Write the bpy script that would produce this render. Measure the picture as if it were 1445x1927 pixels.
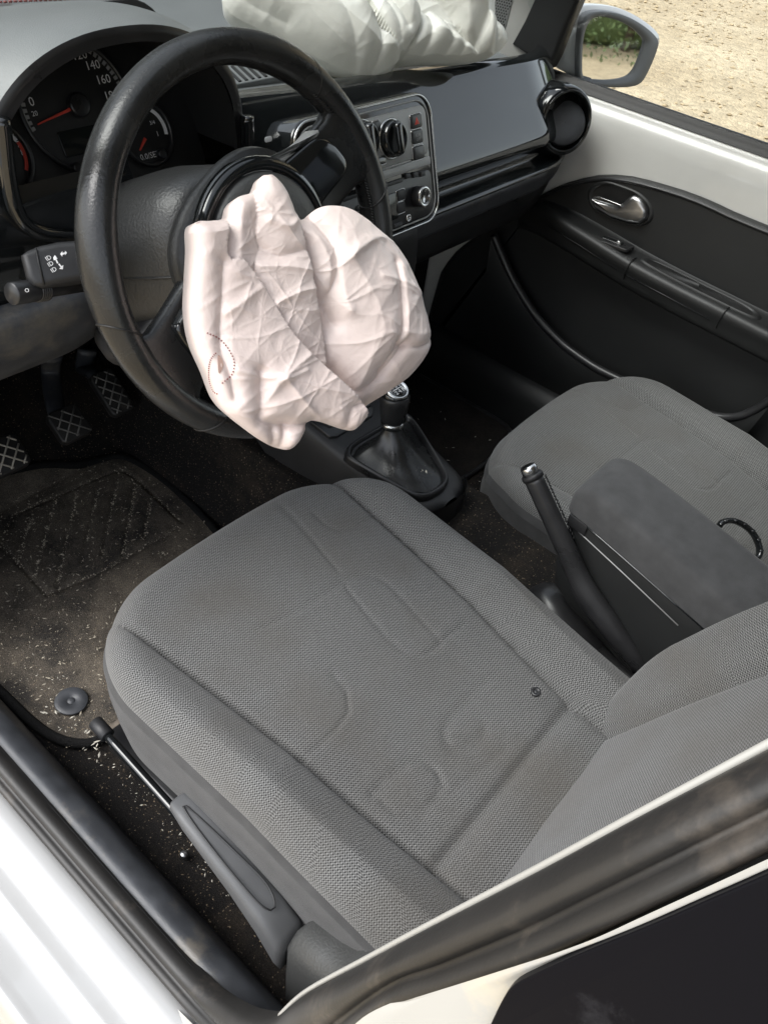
import bpy, bmesh, math, random
import numpy as np
from mathutils import Vector, Matrix

for o in list(bpy.data.objects): bpy.data.objects.remove(o, do_unlink=True)
scene = bpy.context.scene
COL = scene.collection
random.seed(5)

# ------------------------------------------------------------------ camera
# car frame: x to the passenger side, y forward, z up, z = 0 is the cabin floor
CAM = np.array([-.868, 0., 1.12])
FPX = 1509.83                      # focal length for a picture 1445 x 1927
AX = np.array([[.64562148, -.46613751, .60488736],
               [-.75390407, -.51524652, .40761462],
               [.12166165, -.7191918, -.68407719]])
cd = bpy.data.cameras.new('camera'); cam = bpy.data.objects.new('camera', cd); COL.objects.link(cam)
m = Matrix.Identity(4)
for i in range(3):
    m[i][0] = AX[i, 0]; m[i][1] = -AX[i, 1]; m[i][2] = -AX[i, 2]; m[i][3] = CAM[i]
cam.matrix_world = m
cd.sensor_fit = 'VERTICAL'; cd.sensor_height = 36; cd.lens = FPX/1927*36
cd.clip_start = .02; cd.clip_end = 500
scene.camera = cam
scene.render.resolution_x = 767; scene.render.resolution_y = 1024

# ------------------------------------------------------------------ overcast daylight
SUN_EL, SUN_AZ = math.radians(52), math.radians(-60)     # azimuth from +y towards +x: front left
w = bpy.data.worlds.new('World'); scene.world = w; w.use_nodes = True
nt = w.node_tree; nt.nodes.clear()
sky = nt.nodes.new('ShaderNodeTexSky'); sky.sky_type = 'NISHITA'; sky.sun_disc = False
sky.sun_elevation = SUN_EL; sky.sun_rotation = SUN_AZ
sky.dust_density = 2; sky.air_density = 1.2; sky.ozone_density = 1
hs = nt.nodes.new('ShaderNodeHueSaturation'); hs.inputs['Saturation'].default_value = .34
bg = nt.nodes.new('ShaderNodeBackground'); bg.inputs['Strength'].default_value = .15
ow = nt.nodes.new('ShaderNodeOutputWorld')
nt.links.new(sky.outputs[0], hs.inputs['Color']); nt.links.new(hs.outputs[0], bg.inputs['Color']); nt.links.new(bg.outputs[0], ow.inputs['Surface'])
sd = bpy.data.lights.new('sun', 'SUN'); sd.energy = 1.5; sd.angle = math.radians(40); sd.color = (1, .99, .975)
sun = bpy.data.objects.new('sun', sd); COL.objects.link(sun)
dvec = Vector((math.sin(SUN_AZ)*math.cos(SUN_EL), math.cos(SUN_AZ)*math.cos(SUN_EL), math.sin(SUN_EL)))
sun.rotation_euler = dvec.to_track_quat('Z', 'Y').to_euler(); sun.location = dvec*20
vs = scene.view_settings
vs.view_transform = 'Standard'; vs.look = 'None'; vs.gamma = 1; vs.use_curve_mapping = False
vs.exposure = 1.15

# ------------------------------------------------------------------ survey helpers
def ray(u, v): return AX @ np.array([(u-722.5)/FPX, (v-963.5)/FPX, 1.])
def at(u, v, **k):
    r = ray(u, v); a, val = list(k.items())[0]; i = 'xyz'.index(a)
    return CAM + r*(val-CAM[i])/r[i]
class Plane:
    def __init__(s, P, n, ex=(1, 0, 0)):
        s.P = np.array(P, float); s.n = np.array(n, float); s.n /= np.linalg.norm(s.n)
        e = np.array(ex, float); e -= s.n*(e@s.n); s.ex = e/np.linalg.norm(e); s.ey = np.cross(s.n, s.ex)
    def st(s, u, v, h=0):
        r = ray(u, v); P = s.P+s.n*h; k = ((P-CAM)@s.n)/(r@s.n); q = CAM+r*k-s.P
        return np.array([q@s.ex, q@s.ey])
    def xyz(s, a, b, h=0): return s.P+s.ex*a+s.ey*b+s.n*h
    def sts(s, pts, h=0): return np.array([s.st(u, v, h) for u, v in pts])

# ------------------------------------------------------------------ noise
def _hash(ix, iy, seed):
    n = (ix.astype(np.int64)*374761393+iy.astype(np.int64)*668265263+seed*982451653) & 0x7fffffff
    n = ((n ^ (n >> 13))*1274126177) & 0x7fffffff
    return ((n ^ (n >> 16)) & 0xffff)/65535.
def pn(x, y, seed=0):
    x = np.asarray(x, float); y = np.asarray(y, float)
    ix = np.floor(x); iy = np.floor(y); fx = x-ix; fy = y-iy
    fx = fx*fx*fx*(fx*(fx*6-15)+10); fy = fy*fy*fy*(fy*(fy*6-15)+10)
    a = _hash(ix, iy, seed); b = _hash(ix+1, iy, seed); c = _hash(ix, iy+1, seed); d = _hash(ix+1, iy+1, seed)
    return (a*(1-fx)+b*fx)*(1-fy)+(c*(1-fx)+d*fx)*fy-.5
def seg_dist(x, y, poly):
    d = np.full(np.shape(x), 1e9)
    for (ax, ay), (bx, by) in zip(poly[:-1], poly[1:]):
        vx, vy = bx-ax, by-ay; L = vx*vx+vy*vy+1e-12
        t = np.clip(((x-ax)*vx+(y-ay)*vy)/L, 0, 1)
        d = np.minimum(d, np.hypot(x-ax-t*vx, y-ay-t*vy))
    return d
def spline(pts, n, closed=False):
    P = np.array(pts, float); N = len(P); out = []
    segs = N if closed else N-1
    for i in range(segs):
        if closed: p0, p1, p2, p3 = P[i-1], P[i], P[(i+1) % N], P[(i+2) % N]
        else: p0, p1, p2, p3 = P[max(i-1, 0)], P[i], P[i+1], P[min(i+2, N-1)]
        for t in np.linspace(0, 1, 12, endpoint=False):
            out.append(.5*((2*p1)+(-p0+p2)*t+(2*p0-5*p1+4*p2-p3)*t*t+(-p0+3*p1-3*p2+p3)*t**3))
    out.append(P[0] if closed else P[-1]); out = np.array(out)
    L = np.concatenate([[0], np.cumsum(np.linalg.norm(np.diff(out, axis=0), axis=1))])
    q = np.linspace(0, L[-1], n, endpoint=not closed)
    return np.stack([np.interp(q, L, out[:, k]) for k in range(out.shape[1])], 1)

def inpoly(x, y, poly):
    c = np.zeros(np.shape(x), bool); n = len(poly)
    for i in range(n):
        x1, y1 = poly[i]; x2, y2 = poly[(i+1) % n]
        c ^= ((y1 > y) != (y2 > y)) & (x < (x2-x1)*(y-y1)/(y2-y1+1e-15)+x1)
    return c
# ------------------------------------------------------------------ object helpers
def thing(name, label, cat, loc=(0, 0, 0), group=None):
    o = bpy.data.objects.new(name, None); COL.objects.link(o); o.location = loc
    o.empty_display_size = .05
    tag(o, label, cat, group); return o
def tag(o, label=None, cat=None, group=None, kind=None):
    if label: o['label'] = label
    if cat: o['category'] = cat
    if group: o['group'] = group
    if kind: o['kind'] = kind
    return o
def mesh(name, V, F, mat, parent=None, smooth=True, uv=None):
    me = bpy.data.meshes.new(name)
    V = np.asarray(V, float)
    me.from_pydata([tuple(v) for v in V], [], [tuple(int(i) for i in f) for f in F]); me.update()
    if uv is not None:
        ul = me.uv_layers.new(name='UVMap'); idx = np.zeros(len(me.loops), dtype=np.int32)
        me.loops.foreach_get('vertex_index', idx)
        ul.data.foreach_set('uv', np.asarray(uv, np.float32)[idx].ravel())
    if smooth: me.polygons.foreach_set('use_smooth', [True]*len(me.polygons))
    o = bpy.data.objects.new(name, me); COL.objects.link(o)
    if mat: me.materials.append(mat)
    if parent is not None:
        o.parent = parent
        L = Vector((0, 0, 0)); p = parent
        while p: L += p.location; p = p.parent
        if L.length > 0: me.transform(Matrix.Translation(-L))
    return o
class MB:
    """collects pieces of one part"""
    def __init__(s): s.V = []; s.F = []; s.U = []
    def add(s, V, F, U=None):
        b = len(s.V); s.V += [tuple(v) for v in V]; s.F += [tuple(i+b for i in f) for f in F]
        s.U += [tuple(u) for u in U] if U is not None else [(v[0], v[1]) for v in V]
    def build(s, name, mat, parent=None, smooth=True): return mesh(name, s.V, s.F, mat, parent, smooth, s.U)
def grid(fn, nu, nv, closed_u=False):
    """fn(U,V) arrays -> xyz arrays"""
    u = np.linspace(0, 1, nu, endpoint=not closed_u); v = np.linspace(0, 1, nv)
    U, Vv = np.meshgrid(u, v, indexing='ij'); X, Y, Z = fn(U, Vv)
    P = np.stack([np.broadcast_to(X, U.shape), np.broadcast_to(Y, U.shape), np.broadcast_to(Z, U.shape)], -1).reshape(-1, 3)
    F = []
    for i in range(nu if closed_u else nu-1):
        a = i*nv; b = ((i+1) % nu)*nv
        for j in range(nv-1): F.append((a+j, b+j, b+j+1, a+j+1))
    return P, F
def gridlist(rows, closed=False, cap=False):
    """rows of points -> quads; closed joins each row into a ring"""
    n = len(rows[0]); V = [tuple(p) for r in rows for p in r]; F = []
    for i in range(len(rows)-1):
        for j in range(n if closed else n-1):
            k = (j+1) % n; F.append((i*n+j, i*n+k, (i+1)*n+k, (i+1)*n+j))
    if cap:
        F.append(tuple(range(n))[::-1]); F.append(tuple((len(rows)-1)*n+j for j in range(n)))
    return V, F
def tube(path, r, n=12, closed=False, flat=1., up=None, cap=True):
    P = np.array(path, float); N = len(P); rows = []
    rr = r if hasattr(r, '__len__') else [r]*N
    prev = None
    for i in range(N):
        t = (P[(i+1) % N]-P[i-1]) if closed else (P[min(i+1, N-1)]-P[max(i-1, 0)])
        t /= np.linalg.norm(t)+1e-12
        ref = np.array(up, float) if up is not None else (prev if prev is not None else (np.array([0, 0, 1.]) if abs(t[2]) < .9 else np.array([1., 0, 0])))
        a = ref-t*(ref@t); a /= np.linalg.norm(a)+1e-12; b = np.cross(t, a)
        if up is None: prev = a
        rows.append([P[i]+rr[i]*(math.cos(q)*a*flat+math.sin(q)*b) for q in np.linspace(0, 2*math.pi, n, endpoint=False)])
    if closed: rows.append(rows[0])
    return gridlist(rows, True, cap and not closed)
def rrect(w, h, r, n=6):
    out = []
    for cx, cy, a0 in ((w/2-r, h/2-r, 0), (-w/2+r, h/2-r, 90), (-w/2+r, -h/2+r, 180), (w/2-r, -h/2+r, 270)):
        for k in range(n+1):
            a = math.radians(a0+90*k/n); out.append((cx+r*math.cos(a), cy+r*math.sin(a)))
    return np.array(out)
def inset(poly, d):
    P = np.array(poly, float); A = np.roll(P, 1, 0); B = np.roll(P, -1, 0)
    t = B-A; t /= np.linalg.norm(t, axis=1)[:, None]+1e-9; nrm = np.stack([-t[:, 1], t[:, 0]], 1)
    area = .5*np.sum(P[:, 0]*np.roll(P[:, 1], -1)-np.roll(P[:, 0], -1)*P[:, 1])
    return P+nrm*d*(1 if area > 0 else -1)
def slab(pl, poly, h0, h1, bev=.003, mapfn=None, steps=3):
    """prism on a plane with a rounded front edge; h0 back, h1 front"""
    poly = np.array(poly, float)
    area = .5*np.sum(poly[:, 0]*np.roll(poly[:, 1], -1)-np.roll(poly[:, 0], -1)*poly[:, 1])
    if area < 0: poly = poly[::-1]
    rows = [[pl.xyz(a, b, h0) for a, b in poly]]
    for k in range(steps+1):
        q = math.pi/2*k/steps
        pp = inset(poly, bev*(1-math.cos(q)))
        rows.append([pl.xyz(a, b, h1-bev+bev*math.sin(q)) for a, b in pp])
    V, F = gridlist(rows, True)
    n = len(poly); F.append(tuple((len(rows)-1)*n+j for j in range(n)))
    return V, F
def bbox(c, s, bev=.004, rot=None, seg=2):
    bm = bmesh.new(); bmesh.ops.create_cube(bm, size=1)
    bmesh.ops.scale(bm, vec=s, verts=bm.verts)
    if bev: bmesh.ops.bevel(bm, geom=bm.edges[:], offset=bev, segments=seg, affect='EDGES', profile=.5)
    M = Matrix.Translation(c) @ (rot.to_4x4() if rot else Matrix.Identity(4)); bmesh.ops.transform(bm, matrix=M, verts=bm.verts)
    bm.verts.index_update(); V = [tuple(v.co) for v in bm.verts]; F = [tuple(v.index for v in f.verts) for f in bm.faces]; bm.free(); return V, F
def part(name, vf, mat, parent=None, smooth=True, uv=None):
    o = mesh(name, vf[0], vf[1], mat, parent, smooth, uv); return o
def autosmooth(o, deg=35):
    me = o.data; me.polygons.foreach_set('use_smooth', [True]*len(me.polygons))
    bm = bmesh.new(); bm.from_mesh(me); c = math.radians(deg)
    for e in bm.edges:
        e.smooth = len(e.link_faces) == 2 and e.calc_face_angle(0) < c
    bm.to_mesh(me); bm.free(); return o
def hard(name, vf, mat, parent=None, deg=35): return autosmooth(part(name, vf, mat, parent), deg)
def lathe(prof, c, axis, n=32, ex=None):
    """prof list of (r, h) along axis"""
    a = np.array(axis, float); a /= np.linalg.norm(a)
    e = np.array(ex if ex is not None else ((1, 0, 0) if abs(a[0]) < .9 else (0, 1, 0)), float); e -= a*(e@a); e /= np.linalg.norm(e); b = np.cross(a, e)
    rows = [[np.array(c)+a*h+r*(math.cos(q)*e+math.sin(q)*b) for q in np.linspace(0, 2*math.pi, n, endpoint=False)] for r, h in prof]
    return gridlist(rows, True, True)
def glyph(txt, pl, s, t, size, h, mat, parent, name='numeral', rot=0., align='CENTER'):
    cu = bpy.data.curves.new('t', 'FONT'); cu.body = txt; cu.size = size; cu.align_x = align; cu.align_y = 'CENTER'; cu.resolution_u = 2
    o = bpy.data.objects.new('t', cu); COL.objects.link(o)
    me = bpy.data.meshes.new_from_object(o); bpy.data.objects.remove(o); 
    V = []
    for v in me.vertices:
        a = v.co.x*math.cos(rot)-v.co.y*math.sin(rot); b = v.co.x*math.sin(rot)+v.co.y*math.cos(rot)
        V.append(pl.xyz(s+a, t+b, h))
    F = [tuple(p.vertices) for p in me.polygons]
    return mesh(name, V, F, mat, parent, False)

# ------------------------------------------------------------------ materials
def mat(name, base, rough=.5, metal=0., bump=None, var=None, coat=0., spec=.5, sheen=0., dust=None, rvar=0.):
    """bump=(scale,strength,dist)  var=(scale,amount)  dust=(scale,threshold,colour,amount)"""
    m = bpy.data.materials.new(name); m.use_nodes = True; t = m.node_tree; b = t.nodes['Principled BSDF']
    N = t.nodes.new; L = t.links.new
    b.inputs['Base Color'].default_value = (*base, 1); b.inputs['Roughness'].default_value = rough; b.inputs['Metallic'].default_value = metal
    b.inputs['Coat Weight'].default_value = coat; b.inputs['Specular IOR Level'].default_value = spec
    b.inputs['Sheen Weight'].default_value = sheen
    tc = N('ShaderNodeTexCoord'); out = None
    if var:
        n = N('ShaderNodeTexNoise'); n.inputs['Scale'].default_value = var[0]; n.inputs['Detail'].default_value = 6; L(tc.outputs['Object'], n.inputs['Vector'])
        r = N('ShaderNodeMapRange'); r.inputs[1].default_value = .3; r.inputs[2].default_value = .7; r.inputs[3].default_value = 1-var[1]; r.inputs[4].default_value = 1+var[1]; L(n.outputs['Fac'], r.inputs[0])
        mx = N('ShaderNodeMix'); mx.data_type = 'RGBA'; mx.blend_type = 'MULTIPLY'; mx.inputs[0].default_value = 1; mx.inputs[6].default_value = (*base, 1); L(r.outputs[0], mx.inputs[7]); out = mx.outputs[2]
        if rvar:
            r2 = N('ShaderNodeMapRange'); r2.inputs[1].default_value = .3; r2.inputs[2].default_value = .7; r2.inputs[3].default_value = max(.02, rough-rvar); r2.inputs[4].default_value = rough+rvar; L(n.outputs['Fac'], r2.inputs[0]); L(r2.outputs[0], b.inputs['Roughness'])
    if dust:
        n = N('ShaderNodeTexNoise'); n.inputs['Scale'].default_value = dust[0]; n.inputs['Detail'].default_value = 8; n.inputs['Roughness'].default_value = .7; L(tc.outputs['Object'], n.inputs['Vector'])
        r = N('ShaderNodeMapRange'); r.inputs[1].default_value = dust[1]; r.inputs[2].default_value = dust[1]+.12; r.inputs[3].default_value = 0; r.inputs[4].default_value = dust[3]; L(n.outputs['Fac'], r.inputs[0])
        mx = N('ShaderNodeMix'); mx.data_type = 'RGBA'; L(r.outputs[0], mx.inputs[0]); mx.inputs[6].default_value = (*base, 1); mx.inputs[7].default_value = (*dust[2], 1)
        if out: L(out, mx.inputs[6])
        out = mx.outputs[2]
    if out: L(out, b.inputs['Base Color'])
    if bump:
        n = N('ShaderNodeTexNoise'); n.inputs['Scale'].default_value = bump[0]; n.inputs['Detail'].default_value = 3; L(tc.outputs['Object'], n.inputs['Vector'])
        bp = N('ShaderNodeBump'); bp.inputs['Strength'].default_value = bump[1]; bp.inputs['Distance'].default_value = bump[2]; L(n.outputs['Fac'], bp.inputs['Height']); L(bp.outputs[0], b.inputs['Normal'])
    return m
M = {}
M['plastic'] = mat('black_plastic', (.018, .018, .019), .5, bump=(900, .25, .0006), var=(14, .3), dust=(60, .66, (.12, .11, .1), .25))
M['door_plastic'] = mat('door_plastic', (.014, .0145, .0145), .48, bump=(1100, .25, .0005), var=(8, .2))
M['satin'] = mat('satin_black', (.02, .02, .021), .33, var=(20, .3), rvar=.08)
M['dashgrey'] = mat('dash_soft', (.16, .17, .17), .42, bump=(700, .35, .0008), var=(6, .12), dust=(40, .62, (.2, .2, .19), .3))
M['sillgrey'] = mat('sill_trim', (.048, .051, .057), .45, bump=(800, .4, .0008), var=(30, .25), rvar=.1, dust=(9, .55, (.16, .14, .11), .5))
M['leather'] = mat('wheel_leather', (.018, .0185, .0185), .27, bump=(420, .3, .0008), var=(18, .35), rvar=.1, dust=(70, .66, (.1, .095, .09), .3))
M['column'] = mat('column_plastic', (.019, .0195, .0195), .42, bump=(330, .5, .0012), var=(10, .15))
M['grain'] = mat('grained_grey_plastic', (.05, .051, .05), .45, bump=(330, .5, .0012), var=(10, .15))
M['gloss'] = mat('gloss_black', (.008, .009, .0095), .09, coat=.5, var=(30, .3), rvar=.03, dust=(120, .66, (.09, .09, .085), .35))
M['fascia'] = mat('fascia_gloss', (.009, .0105, .011), .07, coat=.4, var=(4, .3), rvar=.05, dust=(160, .64, (.12, .12, .115), .4))
M['film'] = mat('window_film', (.004, .004, .0055), .3, spec=.07, dust=(18, .6, (.03, .03, .033), .5))
M['rubber'] = mat('rubber', (.018, .017, .016), .5, var=(12, .3), bump=(300, .2, .0008), dust=(10, .58, (.12, .1, .08), .45))
M['dusty_black'] = mat('dusty_black', (.012, .012, .012), .6, dust=(80, .6, (.09, .085, .08), .4))
M['chrome'] = mat('satin_chrome', (.62, .62, .61), .22, 1.)
M['alu'] = mat('aluminium', (.55, .55, .55), .32, 1., var=(40, .15))
M['paint'] = mat('white_paint', (.42, .42, .415), .28, coat=1., var=(7, .04), dust=(16, .62, (.5, .46, .38), .4))
M['paint_dirty'] = mat('white_paint_dirty', (.36, .352, .325), .35, coat=.3, dust=(11, .5, (.5, .44, .33), .6))
M['edge'] = mat('pale_edge', (.36, .355, .33), .4)
M['cream'] = mat('light_inner_paint', (.58, .575, .545), .32, coat=.5, var=(9, .05))
M['mark'] = mat('white_marking', (.8, .8, .8), .6)
M['mark_dim'] = mat('grey_marking', (.3, .3, .3), .6)
M['red'] = mat('red_marking', (.55, .05, .03), .5)
M['stitch'] = mat('red_stitching', (.28, .1, .09), .8)
M['panelgrey'] = mat('grey_panel', (.30, .305, .30), .38, dust=(120, .62, (.3, .3, .3), .3))
M['lcd'] = mat('unlit_display', (.01, .012, .012), .12)
M['dial'] = mat('dial_black', (.012, .012, .012), .6, dust=(150, .66, (.1, .1, .1), .3))
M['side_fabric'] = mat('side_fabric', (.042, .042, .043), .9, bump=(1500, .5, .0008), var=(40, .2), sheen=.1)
M['steel'] = mat('dirty_steel', (.2, .17, .14), .5, .6, var=(60, .4))
M['headliner'] = mat('headliner', (.42, .41, .39), .9)
M['mirror'] = mat('mirror_silver', (.9, .9, .9), .02, 1.)
M['lever'] = mat('lever_grey', (.085, .087, .09), .5, bump=(900, .25, .0005), var=(20, .1))
M['flake'] = mat('plant_debris', (.45, .40, .31), .8, var=(300, .5))
M['straw'] = mat('pale_debris', (.58, .55, .47), .8)
M['stone'] = mat('gravel_stone', (.36, .28, .17), .85, var=(25, .45))
M['leaf'] = mat('hedge_leaf', (.085, .125, .045), .5, var=(6, .5))
M['twig'] = mat('hedge_wood', (.09, .07, .05), .9)
M['rvent'] = mat('vent_dark', (.006, .006, .006), .5)

def mat_fabric():
    m = bpy.data.materials.new('woven_seat_fabric'); m.use_nodes = True; t = m.node_tree; b = t.nodes['Principled BSDF']; N = t.nodes.new; L = t.links.new
    uv = N('ShaderNodeUVMap'); sp = N('ShaderNodeSeparateXYZ'); L(uv.outputs[0], sp.inputs[0])
    def math_(op, a, c=None):
        n = N('ShaderNodeMath'); n.operation = op
        for i, x in enumerate((a, c)):
            if x is None: continue
            if isinstance(x, (int, float)): n.inputs[i].default_value = x
            else: L(x, n.inputs[i])
        return n.outputs[0]
    k = 2*math.pi/.0036
    # rotated thread grid
    a = math_('SINE', math_('MULTIPLY', sp.outputs[0], k)); c = math_('SINE', math_('MULTIPLY', sp.outputs[1], k))
    pr = math_('ADD', math_('MULTIPLY', a, c), math_('MULTIPLY', c, .35))
    r = N('ShaderNodeMapRange'); r.inputs[1].default_value = -.9; r.inputs[2].default_value = .9; r.inputs[3].default_value = 0; r.inputs[4].default_value = 1; L(pr, r.inputs[0])
    tc = N('ShaderNodeTexCoord')
    n1 = N('ShaderNodeTexNoise'); n1.inputs['Scale'].default_value = 7; n1.inputs['Detail'].default_value = 5; L(tc.outputs['Object'], n1.inputs['Vector'])
    n2 = N('ShaderNodeTexNoise'); n2.inputs['Scale'].default_value = 900; n2.inputs['Detail'].default_value = 2; L(tc.outputs['Object'], n2.inputs['Vector'])
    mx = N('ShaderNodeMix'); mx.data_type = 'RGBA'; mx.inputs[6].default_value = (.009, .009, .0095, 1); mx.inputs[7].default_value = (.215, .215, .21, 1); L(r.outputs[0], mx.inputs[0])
    dirt = N('ShaderNodeMapRange'); dirt.inputs[1].default_value = .45; dirt.inputs[2].default_value = .72; dirt.inputs[3].default_value = 0; dirt.inputs[4].default_value = .6; L(n1.outputs['Fac'], dirt.inputs[0])
    m2 = N('ShaderNodeMix'); m2.data_type = 'RGBA'; L(dirt.outputs[0], m2.inputs[0]); L(mx.outputs[2], m2.inputs[6]); m2.inputs[7].default_value = (.085, .077, .066, 1)
    m3 = N('ShaderNodeMix'); m3.data_type = 'RGBA'; m3.blend_type = 'MULTIPLY'; m3.inputs[0].default_value = 1; L(m2.outputs[2], m3.inputs[6])
    r3 = N('ShaderNodeMapRange'); r3.inputs[1].default_value = .3; r3.inputs[2].default_value = .7; r3.inputs[3].default_value = .7; r3.inputs[4].default_value = 1.25; L(n2.outputs['Fac'], r3.inputs[0]); L(r3.outputs[0], m3.inputs[7])
    L(m3.outputs[2], b.inputs['Base Color']); b.inputs['Roughness'].default_value = .95; b.inputs['Sheen Weight'].default_value = .2; b.inputs['Specular IOR Level'].default_value = .2
    bp = N('ShaderNodeBump'); bp.inputs['Strength'].default_value = .4; bp.inputs['Distance'].default_value = .0008; L(r.outputs[0], bp.inputs['Height']); L(bp.outputs[0], b.inputs['Normal'])
    return m
M['fabric'] = mat_fabric()

def mat_carpet(name, dark, dirt, thr, amt, specks=True):
    m = bpy.data.materials.new(name); m.use_nodes = True; t = m.node_tree; b = t.nodes['Principled BSDF']; N = t.nodes.new; L = t.links.new
    tc = N('ShaderNodeTexCoord')
    def noise(sc, det=6, ro=.6):
        n = N('ShaderNodeTexNoise'); n.inputs['Scale'].default_value = sc; n.inputs['Detail'].default_value = det; n.inputs['Roughness'].default_value = ro; L(tc.outputs['Object'], n.inputs['Vector']); return n.outputs['Fac']
    def rng(x, a, c, d, e):
        r = N('ShaderNodeMapRange'); r.inputs[1].default_value = a; r.inputs[2].default_value = c; r.inputs[3].default_value = d; r.inputs[4].default_value = e; L(x, r.inputs[0]); return r.outputs[0]
    def mixc(f, a, c, mode='MIX'):
        mx = N('ShaderNodeMix'); mx.data_type = 'RGBA'; mx.blend_type = mode
        for i, x in ((0, f), (6, a), (7, c)):
            if isinstance(x, float): mx.inputs[i].default_value = x
            elif isinstance(x, tuple): mx.inputs[i].default_value = (*x, 1)
            else: L(x, mx.inputs[i])
        return mx.outputs[2]
    c = mixc(rng(noise(5, 8, .75), thr, thr+.2, 0, amt), dark, dirt)
    c = mixc(1., c, rng(noise(700, 2), .3, .7, .45, 1.6), 'MULTIPLY')
    if specks: c = mixc(rng(noise(330, 2, .5), .66, .72, 0, .8), c, (.36, .28, .19))
    L(c, b.inputs['Base Color']); b.inputs['Roughness'].default_value = .95; b.inputs['Specular IOR Level'].default_value = .15
    bp = N('ShaderNodeBump'); bp.inputs['Strength'].default_value = .8; bp.inputs['Distance'].default_value = .003; L(noise(600, 3), bp.inputs['Height']); L(bp.outputs[0], b.inputs['Normal'])
    return m
M['carpet'] = mat_carpet('cabin_carpet', (.014, .013, .0125), (.045, .036, .027), .5, .8)
M['carpet_clean'] = mat_carpet('cabin_carpet_clean', (.012, .012, .012), (.022, .02, .018), .5, .8, False)
M['mat'] = mat_carpet('floor_mat_felt', (.045, .041, .037), (.165, .14, .11), .40, .95)
M['mat2'] = mat_carpet('passenger_mat_felt', (.018, .016, .015), (.04, .034, .028), .48, .8, False)

def mat_gravel():
    m = bpy.data.materials.new('gravel'); m.use_nodes = True; t = m.node_tree; b = t.nodes['Principled BSDF']; N = t.nodes.new; L = t.links.new
    tc = N('ShaderNodeTexCoord')
    v = N('ShaderNodeTexVoronoi'); v.inputs['Scale'].default_value = 22; L(tc.outputs['Object'], v.inputs['Vector'])
    v2 = N('ShaderNodeTexVoronoi'); v2.inputs['Scale'].default_value = 60; L(tc.outputs['Object'], v2.inputs['Vector'])
    n = N('ShaderNodeTexNoise'); n.inputs['Scale'].default_value = 1.1; n.inputs['Detail'].default_value = 8; L(tc.outputs['Object'], n.inputs['Vector'])
    cr = N('ShaderNodeValToRGB'); cr.color_ramp.elements[0].position = .35; cr.color_ramp.elements[0].color = (.39, .305, .19, 1); cr.color_ramp.elements[1].position = .68; cr.color_ramp.elements[1].color = (.50, .41, .275, 1); L(n.outputs['Fac'], cr.inputs[0])
    hs = N('ShaderNodeSeparateColor'); L(v.outputs['Color'], hs.inputs[0])
    r = N('ShaderNodeMapRange'); r.inputs[3].default_value = .84; r.inputs[4].default_value = 1.14; L(hs.outputs[0], r.inputs[0])
    mx = N('ShaderNodeMix'); mx.data_type = 'RGBA'; mx.blend_type = 'MULTIPLY'; mx.inputs[0].default_value = 1; L(cr.outputs[0], mx.inputs[6]); L(r.outputs[0], mx.inputs[7])
    L(mx.outputs[2], b.inputs['Base Color']); b.inputs['Roughness'].default_value = .9
    ad = N('ShaderNodeMath'); ad.operation = 'ADD'; L(v.outputs['Distance'], ad.inputs[0]); L(v2.outputs['Distance'], ad.inputs[1])
    bp = N('ShaderNodeBump'); bp.invert = True; bp.inputs['Strength'].default_value = .5; bp.inputs['Distance'].default_value = .02; L(ad.outputs[0], bp.inputs['Height']); L(bp.outputs[0], b.inputs['Normal'])
    return m
M['gravel'] = mat_gravel()
def mat_glass(name, tint, refl_rough=.02):
    m = bpy.data.materials.new(name); m.use_nodes = True; t = m.node_tree; t.nodes.clear(); N = t.nodes.new; L = t.links.new
    tr = N('ShaderNodeBsdfTransparent'); tr.inputs[0].default_value = (*tint, 1); g = N('ShaderNodeBsdfGlossy'); g.inputs['Roughness'].default_value = refl_rough
    fr = N('ShaderNodeFresnel'); fr.inputs[0].default_value = 1.45; mx = N('ShaderNodeMixShader'); o = N('ShaderNodeOutputMaterial')
    L(fr.outputs[0], mx.inputs[0]); L(tr.outputs[0], mx.inputs[1]); L(g.outputs[0], mx.inputs[2]); L(mx.outputs[0], o.inputs[0]); return m
M['glass'] = mat_glass('window_glass', (.93, .96, .94))
M['dark_glass'] = mat_glass('tinted_glass', (.10, .11, .13))
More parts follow.
